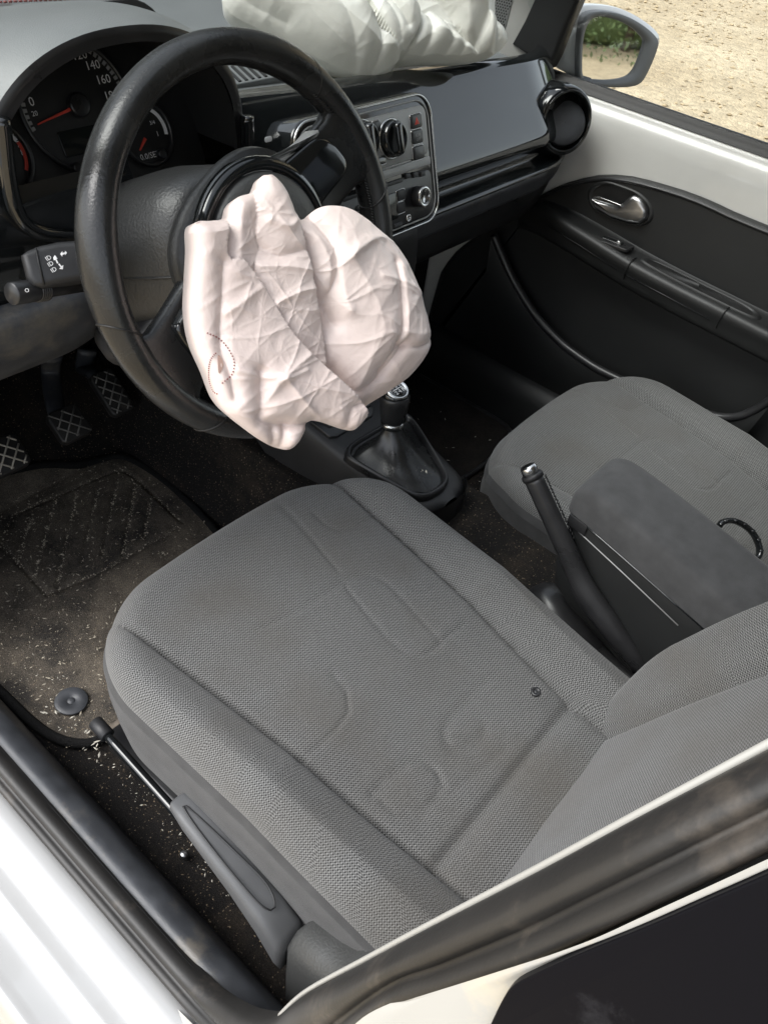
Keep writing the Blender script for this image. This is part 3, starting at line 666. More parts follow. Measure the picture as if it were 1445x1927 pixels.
needle(SPC, cp.st(72, 234, .007)); disc('needle_hub', SPC, .0125, .003, .011, M['satin'], clu, .003)
for c, r in (((-.103, -.036), .036), ((.080, -.042), .034)):
    disc('small_dial', c, r, 0, .0025, M['dial'], clu); rimring(c, r, clu, M['satin'])
ringp('dial_scale', cp, (-.103, -.036), .0285, .032, .0035, 75, 25, M['mark'], clu); ringp('dial_scale', cp, (-.103, -.036), .0285, .032, .0036, 22, -32, M['red'], clu)
for txt, uv in (('6', (27, 258)), ('7', (35, 272)), ('8', (43, 287))):
    s, t = cp.st(*uv, .003); glyph(txt, cp, s, t, .0085, .0032, M['mark'], clu)
ringp('dial_scale', cp, (.080, -.042), .0255, .0295, .0035, 62, -12, M['mark'], clu)
for txt, uv, sz in (('3/4', (287, 231), .006), ('1', (297, 252), .008)):
    s, t = cp.st(*uv, .003); glyph(txt, cp, s, t, sz, .0032, M['mark'], clu)
needle((.080, -.042), (.062, -.058))
s, t = cp.st(283, 293, .003); glyph('0.0/SET', cp, s, t, .009, .003, M['mark'], clu)
s, t = cp.st(150, 315, .003); glyph('P', cp, s, t, .009, .003, M['mark'], clu)
for u, v in ((146, 316), (305, 290)): disc('reset_knob', cp.st(u, v, .006), .006, 0, .010, M['satin'], clu, .002, 20)
hard('display', slab(cp, rrect(.062, .026, .003)+np.array([.002, -.036]), .003, .0045, .0006), M['lcd'], clu)
# shelf below the dials and glossy U-shaped surround
part('cluster_shelf', gridlist([[(HX+q*.15, y, z+.004*q*q) for q in np.linspace(-1, 1, 24)] for y, z in ((.885, .705), (.83, .712), (.78, .716), (.752, .712), (.745, .70))]), M['dusty_black'], dash)
ub = [at(u, v, y=.735) for u, v in ((3, 222), (8, 262), (14, 320), (24, 375), (42, 415), (72, 436), (112, 443), (150, 444))]+[np.array([HX-.05, .735, .695]), np.array([HX+.06, .735, .695]), np.array([HX+.13, .737, .705]), np.array([HX+.158, .742, .735]), np.array([HX+.162, .745, .79])]
part('cluster_surround', tube(spline(ub, 90), .0085, 12, flat=.9), M['gloss'], dash)
# --- glossy fascia
prof = [(.815, .780), (.802, .779), (.788, .770), (.766, .738), (.745, .704), (.726, .672), (.718, .656), (.717, .642), (.728, .624), (.734, .613), (.722, .606), (.700, .604), (.698, .598)]
pf = spline(prof, 54)
def fascia(x):
    out = []
    for y, z in pf:
        k = (z-.60)/.18; bend = 1.3*max(0, x-.50)**2*4
        out.append((x, y+bend*.35, z-.05*(x-.1)*k+(0)))
    return out
part('fascia', gridlist([fascia(x) for x in np.linspace(-.185, .655, 90)]), M['fascia'], dash)
# fascia left of the column
pl_ = spline([(.752, .77), (.742, .75), (.735, .72), (.733, .69), (.735, .672), (.738, .664)], 20)
part('fascia', gridlist([[(x, y+(.04*((x+.54)/-.12)**2 if x < -.54 else 0), z) for y, z in pl_] for x in np.linspace(-.68, -.35, 24)]), M['gloss'], dash)
# knee panel
kp = spline([(.735, .665), (.716, .661), (.710, .652), (.716, .625), (.735, .59), (.78, .55), (.86, .52)], 30)
part('knee_panel', gridlist([[(x, y+(.03*max(0, x+.44)*8), z+.05*max(0, x+.46)) for y, z in kp] for x in np.linspace(-.68, -.40, 24)]), M['sillgrey'], dash)
part('underside', gridlist([[(x, y, z) for x in (-.66, 0, .66)] for y, z in ((.80, .545), (1.0, .50), (1.3, .48))]), M['carpet_clean'], dash)
# centre-right lower dash: grey strip, glove box
def lower(pr, x0, x1, m, name, n=30): return part(name, gridlist([[(x, y+1.3*max(0, x-.50)**2*1.4, z) for y, z in spline(pr, 20)] for x in np.linspace(x0, x1, n)]), m, dash)
lower([(.712, .602), (.702, .599), (.698, .592), (.702, .568), (.708, .560), (.716, .557)], .128, .508, M['sillgrey'], 'glovebox_strip')
lower([(.716, .602), (.706, .599), (.702, .592), (.706, .568), (.712, .560), (.72, .557)], .511, .66, M['sillgrey'], 'dash_end_strip', 10)
lower([(.715, .559), (.716, .548), (.724, .52), (.738, .492), (.76, .478), (.80, .468), (1.0, .46)], .10, .66, M['satin'], 'glovebox_lid')
lower([(.73, .62), (.70, .60), (.69, .56), (.69, .50), (.71, .44), (.74, .38), (.80, .30)], -.125, .125, M['plastic'], 'stack_base', 14)
lower([(.75, .70), (.735, .66), (.72, .60), (.73, .55), (.76, .50), (.82, .46)], -.30, -.12, M['plastic'], 'lower_column_panel', 8)

# --- centre stack
sk = Plane((0, .725, .768), (0, -.947, .321))
SK0 = np.array([.004, -.077])
outl = rrect(.282, .178, .034, 8)+SK0
stack = hard('centre_stack', slab(sk, outl, -.10, .002, .004), M['gloss'], dash, 50)
def tubepl(poly, h, r, m, name, par): return part(name, tube([sk.xyz(a, b, h) for a, b in poly], r, 8, True), m, par)
tubepl(rrect(.276, .172, .032, 8)+SK0, .003, .0016, M['chrome'], 'bezel', stack)
tubepl(rrect(.262, .158, .028, 8)+SK0, .003, .0012, M['panelgrey'], 'bezel', stack)
hard('heater_panel', slab(sk, rrect(.252, .066, .014, 6)+np.array([.004, -.038]), 0, .0038, .0012), M['panelgrey'], stack)
hard('radio_strip', slab(sk, rrect(.252, .012, .003)+np.array([.004, -.0795]), 0, .0045, .001), M['panelgrey'], stack)
hard('radio_face', slab(sk, rrect(.252, .062, .012, 6)+np.array([.004, -.122]), 0, .0035, .0012), M['satin'], stack)
def knob(c, r, h, par=stack, rim=M['chrome']):
    P0 = sk.xyz(*c, .0035); part('knob_rim', lathe([(r*1.12, 0), (r*1.12, .002), (r*1.02, .003), (r*1.02, 0)], P0, sk.n, 40), rim, par)
    k = part('knob', lathe([(r, 0), (r*.97, h*.55), (r*.88, h*.62), (r*.85, h*.6), (.0005, h*.6)], P0, sk.n, 40), M['gloss'], par)
    hard('knob_grip', slab(sk, rrect(r*.55, r*1.75, r*.25)+np.array(c), .004, .0035+h, .004), M['gloss'], par)
for uv in ((744, 261), (691, 264)): knob(sk.st(*uv, .012), .0235, .020)
knob(sk.st(744, 261, .012)-np.array([.118, 0]), .0235, .02)
def btn(c, w_, h_, m=M['satin'], hh=.0065, name='button', rim=True):
    b = hard(name, slab(sk, rrect(w_, h_, min(w_, h_)*.2)+np.array(c), .002, hh, .001), m, stack)
    if rim: part('button_rim', tube([sk.xyz(a, b2, .004) for a, b2 in rrect(w_+.002, h_+.002, min(w_, h_)*.25)+np.array(c)], .0007, 6, True), M['chrome'], stack)
    return b
cb = [sk.st(u, v, .006) for u, v in ((784, 228), (786, 257), (789, 287))]
for c in cb: btn(c, .0235, .0175)
hz = cb[0]; hard('hazard_mark', slab(sk, [(hz[0]-.005, hz[1]-.004), (hz[0]+.005, hz[1]-.004), (hz[0], hz[1]+.005)], .006, .0069, .0002), M['red'], stack)
for k, txt in ((1, 'PASS OFF'), (2, '')):
    if txt: glyph('REAR', sk, cb[k][0], cb[k][1]+.002, .005, .0068, M['mark_dim'], stack, 'lettering'); glyph('OFF', sk, cb[k][0], cb[k][1]-.004, .005, .0068, M['mark_dim'], stack, 'lettering')
btn(sk.st(710, 238, .006), .013, .013); btn(sk.st(648, 246, .006), .013, .013)
btn(sk.st(716, 303, .006), .024, .009, M['gloss'])
for u in (768, 782, 796): btn(sk.st(u, 331-(u-768)*.15, .006), .010, .007, M['plastic'], rim=False)
hard('disc_slot', slab(sk, rrect(.125, .005, .002)+np.array([.0, -.0935]), .003, .0048, .0005), M['rvent'], stack)
hard('display', slab(sk, rrect(.085, .036, .004)+np.array([.002, -.124]), .003, .005, .0008), M['lcd'], stack)
for u, v in ((756, 367), (756, 391)): btn(sk.st(u, v, .006), .017, .0135, M['plastic'])
for k in range(2): btn(np.array(sk.st(756, 367+24*k, .006))-np.array([.125, -.003]), .017, .0135, M['plastic'])
for k in range(5): btn((-.045+k*.0215, -.1505), .018, .006, M['plastic'], rim=False)
vk = sk.st(793, 370, .012); P0 = sk.xyz(*vk, .003)
part('volume_knob', lathe([(.0145, 0), (.0145, .013), (.0135, .0145), (.0125, .0145)], P0, sk.n, 36), M['satin'], stack)
part('knob_rim', lathe([(.0135, .0135), (.0145, .0150), (.0135, .0165), (.0105, .0165), (.0100, .0145)], P0, sk.n, 36), M['chrome'], stack)
part('aux_socket', lathe([(.0052, 0), (.0052, .003), (.0038, .003), (.0036, .001)], sk.xyz(*sk.st(767, 410, .003), .003), sk.n, 20), M['chrome'], stack)
# --- round air vent at the far end
vp = Plane(at(1066, 229, y=.715), (-.42, -.88, .22))
part('vent_pod', lathe([(.062, -.11), (.064, -.06), (.063, -.03), (.0605, -.012), (.057, -.002), (.052, .002), (.049, -.004), (.048, -.03)], vp.P, vp.n, 56), M['gloss'], dash)
part('vent_cavity', lathe([(.0485, -.02), (.046, -.045), (.001, -.045)], vp.P, vp.n, 40), M['rvent'], dash)
part('vent_ring', tube([vp.xyz(.0505*math.cos(a), .0505*math.sin(a), .0) for a in np.linspace(0, 2*math.pi, 60, endpoint=False)], .0028, 8, True), M['gloss'], dash)
fl2 = Plane(vp.xyz(.003, -.004, -.012), vp.n+np.array([-.45, .1, .4]))
vf = part('vent_flap', gridlist([[fl2.xyz(.040*k*math.cos(a), .038*k*math.sin(a), h) for a in np.linspace(0, 2*math.pi, 48, endpoint=False)] for k, h in ((1, -.006), (1.0, 0), (.94, .003), (.6, .006), (.02, .007))], True), M['sillgrey'], dash)
for k in range(3): part('vent_slat', bbox(tuple(vp.xyz(0, .022-.02*k, -.03)), (.08, .002, .02), .0005), M['satin'], dash)
# small sticker on the fascia
s_ = Plane(at(505, 262, y=.738), (0, -.95, .2)); hard('sticker', slab(s_, rrect(.012, .006, .0025), 0, .0006, .0002), M['mark'], dash)

# ================================================================== steering column, stalks
t_ = .367; WC = np.array([-.354, .542, .755]); WN = np.array([0, -math.cos(t_), math.sin(t_)])
wp = Plane(WC, WN)
colm = thing('steering_column', 'grained grey steering column shroud behind the wheel', 'column', tuple(WC-WN*.2))
rows = []
for d, a, b, dz in ((.034, .045, .052, 0), (.036, .060, .062, 0), (.042, .067, .070, 0), (.07, .074, .079, -.002), (.12, .080, .084, -.006), (.17, .082, .084, -.012), (.20, .078, .078, -.014), (.24, .07, .06, -.01)):
    rows.append([wp.xyz(math.copysign(abs(math.cos(q))**.75, math.cos(q))*a, math.copysign(abs(math.sin(q))**.75, math.sin(q))*b+dz, -d) for q in np.linspace(0, 2*math.pi, 72, endpoint=False)])
rows = rows[:1]+rows
part('shroud', gridlist(rows, True, True), M['column'], colm)
part('shroud_joint', tube([wp.xyz(math.copysign(abs(math.cos(q))**.75, math.cos(q))*.0812*k, math.copysign(abs(math.sin(q))**.75, math.sin(q))*.08*k, -d) for q, d, k in ((math.radians(184), .2, 1.0), (math.radians(184), .12, .985), (math.radians(184), .08, .94), (math.radians(184), .05, .87), (math.radians(184), .037, .75))], .0012, 6), M['rvent'], colm)
lowr = [(.10, .07, -.075), (.13, .085, -.085), (.18, .085, -.09), (.22, .07, -.085)]
part('adjuster_cover', gridlist([[wp.xyz(math.cos(q)*a-.015, c+math.sin(q)*.035, -d) for q in np.linspace(0, 2*math.pi, 32, endpoint=False)] for d, a, c in lowr], True, True), M['plastic'], colm)
stk = thing('indicator_stalk', 'black indicator stalk with white lamp symbols left of the wheel', 'stalk', tuple(WC-WN*.1+np.array([-.12, 0, 0])))
ip = Plane(at(105, 490, y=.655), (-.35, -.72, .6))
so = ip.sts([(40, 479), (52, 470), (74, 461), (110, 453), (150, 450), (190, 452), (190, 520), (150, 528), (110, 534), (82, 541), (62, 538), (50, 520)])
sh = hard('stalk_paddle', slab(ip, so, -.024, .0, .007, steps=5), M['plastic'], stk, 40)
part('tip_groove', tube([ip.xyz(*ip.st(u, v), .0004) for u, v in ((68, 466), (74, 495), (84, 536))], .0009, 6), M['rvent'], stk)
part('stalk_arm', tube([at(150, 490, y=.665), at(230, 480, y=.70), WC-WN*.12+np.array([-.05, 0, .0])], [.016, .014, .012], 12), M['plastic'], stk)
for (u, v) in ((97, 486), (101, 497), (107, 508)):
    s, t = ip.st(u-5, v); glyph('ID', ip, s, t, .0055, .0006, M['mark'], stk, 'lamp_symbol', .15)
def sym(pts, name): return hard(name, slab(ip, ip.sts(pts), -.001, .0007, .0001), M['mark'], stk)
sym([(101, 485), (104, 480), (109, 487), (107, 488), (111, 495), (108, 496), (105, 489), (102, 490)], 'arrow_symbol')
sym([(110, 497), (113, 496), (116, 501), (120, 499), (119, 507), (112, 506), (115, 503)], 'arrow_symbol')
sym([(114, 478), (118, 473), (118, 476), (123, 475), (123, 472), (127, 476), (123, 481), (123, 478), (118, 480), (118, 483)], 'arrow_symbol')
st2 = thing('light_stalk', 'short black rotary stalk below the indicator stalk', 'stalk', tuple(at(60, 545, y=.665)))
pA, pB = at(22, 553, y=.66), at(102, 541, y=.668)
part('barrel', tube([pA, pA+(pB-pA)*.02, pA+(pB-pA)*.5, pB, pB+(pB-pA)*.8], [.0095, .0105, .0105, .0085, .0085], 18), M['satin'], st2)
dd = (pB-pA)/np.linalg.norm(pB-pA)
for k in range(5): part('grip_ring', tube([pA+(pB-pA)*(.55+.05*k), pA+(pB-pA)*(.575+.05*k)], .0115, 18), M['plastic'], st2)
s, t = ip.st(52, 550); glyph('O', ip, s, t, .005, .011, M['mark'], st2, 'lamp_symbol')

# ================================================================== steering wheel
sw = thing('steering_wheel', 'worn black leather steering wheel with glossy spoke inserts', 'steering wheel', tuple(WC))
ROT = math.radians(27)
R0, r0 = .172, .0180
ang = np.linspace(0, 2*math.pi, 144, endpoint=False); rows = []
for q in ang:
    e = np.array([math.cos(q), math.sin(q)]); rl = q-ROT
    fat = 1+.10*math.exp(-((math.degrees(rl) % 360-40)/14)**2)+.10*math.exp(-((math.degrees(rl) % 360-140)/14)**2)
    rows.append([wp.xyz(*(e*(R0+r0*fat*.80*math.cos(a))), r0*fat*1.05*math.sin(a)) for a in np.linspace(0, 2*math.pi, 28, endpoint=False)])
rows.append(rows[0])
rim = part('rim', gridlist(rows, True), M['leather'], sw)
for d in (52, 188, 232, 5):
    q = math.radians(d); e = np.array([math.cos(q), math.sin(q)]); t2 = np.array([-e[1], e[0]])
    rr_ = 1.0
    part('rim_seam', tube([wp.xyz(*(e*(R0+r0*rr_*.80*math.cos(a))+t2*.012*math.cos(a)*(1 if d < 90 else -1)), r0*rr_*1.05*math.sin(a)) for a in np.linspace(0, 2*math.pi, 40, endpoint=False)], .0011, 6, True), M['rvent'], rim)
# stitching along the inner side of the rim
mb = MB()
for d in list(range(-8, 22, 1))+list(range(34, 50, 1)):
    q = math.radians(d); e = np.array([math.cos(q), math.sin(q)]); e2 = np.array([math.cos(q+.012), math.sin(q+.012)])
    aa = math.radians(150); mb.add(*tube([wp.xyz(*(e*(R0+r0*.83*math.cos(aa))), r0*1.03*math.sin(aa)), wp.xyz(*(e2*(R0+r0*.83*math.cos(aa+.25))), r0*1.03*math.sin(aa+.25))], .0012, 5))
tag(mb.build('rim_stitching', M['rvent'], rim), kind='stuff')
def rot2(p, a=ROT): c, s = math.cos(a), math.sin(a); return np.array([p[0]*c-p[1]*s, p[0]*s+p[1]*c])
# hub back shell and spokes
part('hub_back', gridlist([[wp.xyz(*rot2((a*math.copysign(abs(math.cos(q))**.8, math.cos(q)), b*math.copysign(abs(math.sin(q))**.8, math.sin(q)))), h) for q in np.linspace(0, 2*math.pi, 64, endpoint=False)] for a, b, h in ((.07, .06, -.032), (.086, .074, -.028), (.092, .082, -.012), (.090, .080, -.001), (.08, .07, .004))], True, True), M['column'], sw)
for sgn in (1, -1):
    rows = []
    for k, (d, wd, h, th) in enumerate(((.06, .047, -.004, .016), (.09, .042, -.006, .014), (.12, .038, -.006, .013), (.145, .038, -.003, .013), (.160, .046, 0, .014), (.172, .05, 0, .013))):
        rows.append([wp.xyz(*rot2((sgn*d, wd*math.copysign(abs(math.cos(q))**.6, math.cos(q))-.004)), h+th*math.copysign(abs(math.sin(q))**.6, math.sin(q))) for q in np.linspace(0, 2*math.pi, 40, endpoint=False)])
    part('spoke', gridlist(rows, True, True), M['leather'], sw)
    if sgn > 0:
        ins = wp.sts([(505, 333), (545, 300), (584, 267), (600, 259), (620, 262), (640, 281), (655, 305), (650, 330), (622, 366), (594, 399), (560, 400), (520, 370)], .016)
    else:
        ins = np.array([rot2(p) for p in ((-.066, .026), (-.118, .026), (-.130, .018), (-.131, -.020), (-.120, -.030), (-.066, -.032))])
    hard('spoke_insert', slab(wp, spline(ins, 56, True), .002, .016, .004, steps=4), M['gloss'], sw, 50)
    if sgn > 0:
        tr = wp.sts([(440, 327), (500, 303), (560, 276), (592, 246), (603, 247), (598, 258), (580, 268), (545, 298), (505, 331), (470, 334)], .014)
        hard('spoke_trim', slab(wp, spline(tr, 48, True), .0, .0145, .003, steps=3), M['panelgrey'], sw, 50)
rows = []
for k, (d, wd, h) in enumerate(((.06, .03, -.004), (.10, .024, -.008), (.14, .022, -.006), (.165, .03, 0))):
    rows.append([wp.xyz(*rot2((wd*math.cos(q), -d)), h+.012*math.sin(q)) for q in np.linspace(0, 2*math.pi, 32, endpoint=False)])
part('lower_spoke', gridlist(rows, True, True), M['leather'], sw)
def hubring(lst): return gridlist([[wp.xyz(*rot2((a*1.02*math.cos(q), a*math.sin(q))), h) for q in np.linspace(0, 2*math.pi, 72, endpoint=False)] for a, h in lst], True)
part('hub_ring', hubring(((.080, .0), (.083, .006), (.082, .014), (.078, .018), (.073, .019), (.070, .016), (.069, .011))), M['gloss'], sw)
part('hub_pad', hubring(((.0695, .012), (.068, .018), (.064, .022), (.05, .026), (.03, .028), (.001, .029))), M['grain'], sw)

# ================================================================== airbags
def facet(s, t, cl, sd, a0, wrp=.5, ridge=.16):
    wx = wrp*pn(s/cl*.8, t/cl*.8, sd+1)*1.3; wy = wrp*pn(s/cl*.8, t/cl*.8, sd+2)*1.3
    X = (s*math.cos(a0)+t*math.sin(a0))/cl+wx; Y = (-s*math.sin(a0)+t*math.cos(a0))/cl+wy
    ix = np.floor(X); iy = np.floor(Y); fx = X-ix; fy = Y-iy
    H = lambda i, j: _hash(ix+i, iy+j, sd)-.5
    lo_ = fx+fy < 1
    bm_ = np.where(lo_, np.minimum(np.minimum(fx, fy), 1-fx-fy), np.minimum(np.minimum(1-fx, 1-fy), fx+fy-1))
    v = np.where(lo_, H(0, 0)*(1-fx-fy)+H(1, 0)*fx+H(0, 1)*fy, H(1, 1)*(fx+fy-1)+H(1, 0)*(1-fy)+H(0, 1)*(1-fx))
    return v+ridge*np.exp(-bm_/.05)
def sheet(pl, outline, ctr, regions, fa=(.0068, .0030, .0012), cell=.055, low=.006, nb=420, nr=150, thick=.008, er=.004, keep=.72):
    """one limp cloth: outline in survey pixels, folded layers laid over one another (the highest wins)"""
    ol = spline(pl.sts(outline), nb, True); c = pl.st(*ctr)
    rs_ = np.concatenate([np.linspace(.001, .93, nr-14), np.linspace(.94, 1, 14)])
    S = (c+(np.tile(ol, (nr, 1))-c)*np.repeat(rs_, nb)[:, None]); s, t = S[:, 0], S[:, 1]
    e = seg_dist(s, t, np.vstack([ol, ol[:1]])[::4]); e[-nb:] = 0
    h = np.full(len(s), -1.)
    for poly, off, bul, L, seed, a0, folds in regions:
        if poly is None: ins = np.ones(len(s), bool); dist = e
        else:
            pp_ = spline(pl.sts(poly), 90, True); ins = inpoly(s, t, pp_); dist = seg_dist(s, t, np.vstack([pp_, pp_[:1]]))
        msk = np.clip(.8+1.4*pn(s*13, t*13, seed+44), .2, 1.4)
        hi = off+bul*(1-np.exp(-dist/L))+fa[0]*facet(s, t, cell, seed, a0)+fa[1]*msk*facet(s, t, cell*.5, seed+60, a0+.4, .6)+fa[2]*msk*facet(s, t, cell*.23, seed+90, a0+.9, .7)+low*2*pn(s*10, t*10, seed+4)
        for fp, wd, am in folds:
            q = seg_dist(s, t, spline(pl.sts(fp), 24)); hi = hi+am*np.exp(-(q/wd)**1.25)
        h = np.where(ins, np.maximum(h, hi), h)
    h = h*(keep+(1-keep)*(1-np.exp(-e/er)))+.0003*pn(s*160, t*160, 6)
    V = pl.P+np.outer(s, pl.ex)+np.outer(t, pl.ey)+np.outer(h, pl.n)
    F = []
    for i in range(nr-1):
        for j in range(nb):
            k = (j+1) % nb; F.append((i*nb+j, i*nb+k, (i+1)*nb+k, (i+1)*nb+j))
    F.append(tuple(range(nb))[::-1]); ex_ = []
    for kk, dz in ((.975, .3), (.9, .8), (.5, 1.)):
        for j in range(nb): q = c+(ol[j]-c)*kk; ex_.append(pl.xyz(q[0], q[1], -thick*dz))
    n0 = len(V); V = np.concatenate([V, np.array(ex_)]); prev = (nr-1)*nb
    for r_ in range(3):
        cur = n0+r_*nb
        for j in range(nb): k = (j+1) % nb; F.append((prev+j, prev+k, cur+k, cur+j))
        prev = cur
    F.append(tuple(prev+j for j in range(nb)))
    return V, F
def cc(lst, sc=2.58, ox=300, oy=300): return [(ox+a/sc, oy+b/sc) for a, b in lst]
ab = thing('driver_airbag', 'crumpled pale pink deflated airbag hanging from the steering wheel', 'airbag', tuple(WC+WN*.06))
ap = Plane((-.354, .485, .775), (-.28, -.83, .44))
SIL = [(120, 322), (200, 306), (288, 294), (312, 228), (348, 190), (428, 162), (462, 94), (492, 84), (522, 87), (570, 140), (605, 220), (628, 282), (690, 292), (760, 240), (830, 225), (920, 240), (1000, 290), (1090, 370), (1160, 440), (1210, 530), (1260, 680), (1297, 850), (1282, 930), (1210, 1030), (1100, 1120), (1000, 1190), (925, 1240), (880, 1287), (820, 1287), (700, 1248), (655, 1257), (642, 1300), (590, 1372), (530, 1382), (440, 1342), (340, 1272), (250, 1182), (190, 1040), (130, 900), (104, 750), (108, 600), (116, 450)]
PR = [(632, 300), (690, 285), (760, 232), (830, 217), (920, 232), (1008, 282), (1100, 362), (1170, 435), (1222, 525), (1272, 680), (1310, 850), (1295, 935), (1220, 1040), (1105, 1130), (1000, 1200), (900, 1260), (800, 1180), (720, 1040), (680, 850), (655, 620), (640, 450)]
PM = [(432, 165), (462, 84), (492, 74), (527, 80), (578, 135), (612, 220), (634, 330), (662, 470), (692, 640), (727, 800), (748, 980), (700, 1060), (560, 980), (450, 820), (405, 600), (418, 400), (428, 260)]
P1 = [(270, 330), (296, 280), (310, 222), (345, 182), (432, 152), (438, 260), (432, 400), (428, 520), (420, 620), (330, 560), (262, 480)]
PL = [(95, 310), (200, 296), (275, 300), (268, 380), (262, 440), (275, 482), (310, 482), (345, 488), (420, 590), (490, 700), (565, 825), (655, 925), (760, 1025), (850, 1105), (912, 1175), (930, 1245), (890, 1310), (820, 1310), (700, 1275), (660, 1310), (600, 1395), (530, 1405), (430, 1365), (320, 1290), (230, 1200), (170, 1050), (110, 900), (85, 750), (90, 600)]
regs = [(None, 0, .006, .02, 11, .3, ()),
    (cc(PR), .004, .042, .045, 31, .5, ((cc([(720, 290), (790, 420), (800, 560), (760, 700), (790, 785)]), .008, -.010), (cc([(700, 330), (760, 480), (770, 620)]), .010, .006), (cc([(1115, 500), (1112, 700), (1090, 860), (1010, 1010)]), .006, -.008), (cc([(1135, 520), (1130, 700), (1112, 840), (1040, 980)]), .006, .004), (cc([(860, 460), (960, 400), (1050, 378), (1120, 400)]), .004, .004), (cc([(800, 1010), (900, 1110), (1000, 1060), (1060, 960), (1120, 880)]), .006, -.008), (cc([(1080, 890), (1200, 900), (1300, 870)]), .004, -.005), (cc([(815, 470), (825, 640), (845, 720)]), .008, .005), (cc([(1010, 560), (1130, 590), (1240, 640)]), .004, .003))),
    (cc(P1), .020, .004, .008, 71, .9, ((cc([(350, 220), (335, 340), (330, 480)]), .010, .006),)),
    (cc(PM), .025, .004, .010, 52, .6, ((cc([(480, 300), (560, 330), (610, 300)]), .004, .003), (cc([(430, 430), (520, 470), (650, 440)]), .005, -.004), (cc([(430, 520), (560, 520), (680, 540)]), .004, .003), (cc([(500, 690), (600, 640), (700, 620)]), .004, .003))),
    (cc(PL), .040, .002, .008, 90, .78, ((cc([(245, 500), (235, 700), (230, 900), (260, 1000), (290, 1130)]), .005, -.005), (cc([(410, 1010), (415, 1150), (420, 1240), (560, 1262), (650, 1255)]), .007, -.009), (cc([(480, 1290), (500, 1380)]), .006, -.009), (cc([(540, 1270), (525, 1380)]), .005, -.008), (cc([(300, 1000), (480, 1040), (620, 1000)]), .004, .0025), (cc([(420, 1160), (510, 1030), (640, 930)]), .004, .003), (cc([(510, 1030), (600, 1140), (700, 1235)]), .004, .003), (cc([(250, 740), (420, 620)]), .004, .0025), (cc([(820, 1275), (840, 1180), (890, 1160)]), .005, -.005)))]
bag = part('airbag_cloth', sheet(ap, cc(SIL), cc([(600, 690)])[0], regs), M['bag'], ab)

# stitched vent slit
from mathutils.bvhtree import BVHTree
def caster(o):
    me = o.data; L = Vector((0, 0, 0)); p = o.parent
    while p: L += p.location; p = p.parent
    bv = BVHTree.FromPolygons([tuple(v.co+L) for v in me.vertices], [tuple(p.vertices) for p in me.polygons])
    def f(u, v, off=.0006):
        r = Vector(ray(u, v)).normalized(); hit, nrm, i, d = bv.ray_cast(Vector(CAM), r)
        return np.array(hit-r*off) if hit else None
    return f
onb = caster(bag)
mbq = MB()
arcs = [cc([(232, 842), (290, 870), (335, 920), (363, 980), (355, 1040), (320, 1075), (300, 1090)]), cc([(275, 940), (250, 970), (240, 1020), (245, 1080), (262, 1125), (285, 1140)])]
for a in arcs:
    ps_ = spline(a, 66)
    for k in range(0, 64, 3):
        q0, q1 = onb(*ps_[k]), onb(*ps_[k+1])
        if q0 is not None and q1 is not None: mbq.add(*tube([q0, q1], .00065, 5))
tag(mbq.build('vent_stitching', M['stitch'], bag), kind='stuff')
sl = [onb(*q) for q in spline(cc([(285, 950), (300, 960), (311, 990), (305, 1020), (290, 1040), (285, 1000)]), 24, True)]
if all(q is not None for q in sl): mesh('vent_slit', sl, [tuple(range(len(sl)))], mat('slit_shadow', (.5, .33, .27), .9), bag)
pab = thing('passenger_airbag', 'large cream white deflated airbag slumped over the dashboard top', 'airbag', (.15, .9, .78))
bp_ = Plane((.10, .87, .80), (-.30, -.56, .77))
def c2(lst): return cc(lst, 2.007, 400, 0)
SIL2 = [(36, -40), (30, 30), (55, 75), (100, 108), (180, 150), (280, 200), (400, 265), (500, 300), (570, 312), (640, 292), (686, 258), (694, 236), (760, 231), (840, 226), (930, 228), (985, 224), (1050, 216), (1085, 190), (1104, 158), (1092, 110), (1064, 60), (1060, -40), (1040, -150), (900, -230), (600, -260), (300, -230), (100, -150)]
QA = [(20, -60), (20, 30), (50, 80), (100, 116), (180, 158), (280, 208), (400, 273), (500, 308), (570, 322), (650, 300), (700, 258), (702, 235), (650, 205), (600, 160), (560, 90), (480, 20), (400, -60), (250, -140), (100, -130)]
QB = [(480, -80), (570, -20), (640, 25), (730, 78), (748, 150), (720, 215), (694, 245), (640, 205), (595, 150), (560, 80), (500, 0)]
QC = [(600, 20), (660, 40), (740, 62), (850, 112), (930, 172), (990, 235), (930, 240), (840, 238), (760, 240), (700, 240), (735, 160), (735, 90), (660, 60)]
QD = [(600, -220), (850, -240), (1060, -160), (1075, -40), (1080, 60), (1105, 105), (1120, 158), (1100, 200), (1055, 228), (985, 236), (930, 180), (850, 110), (740, 60), (650, 30), (600, -40)]
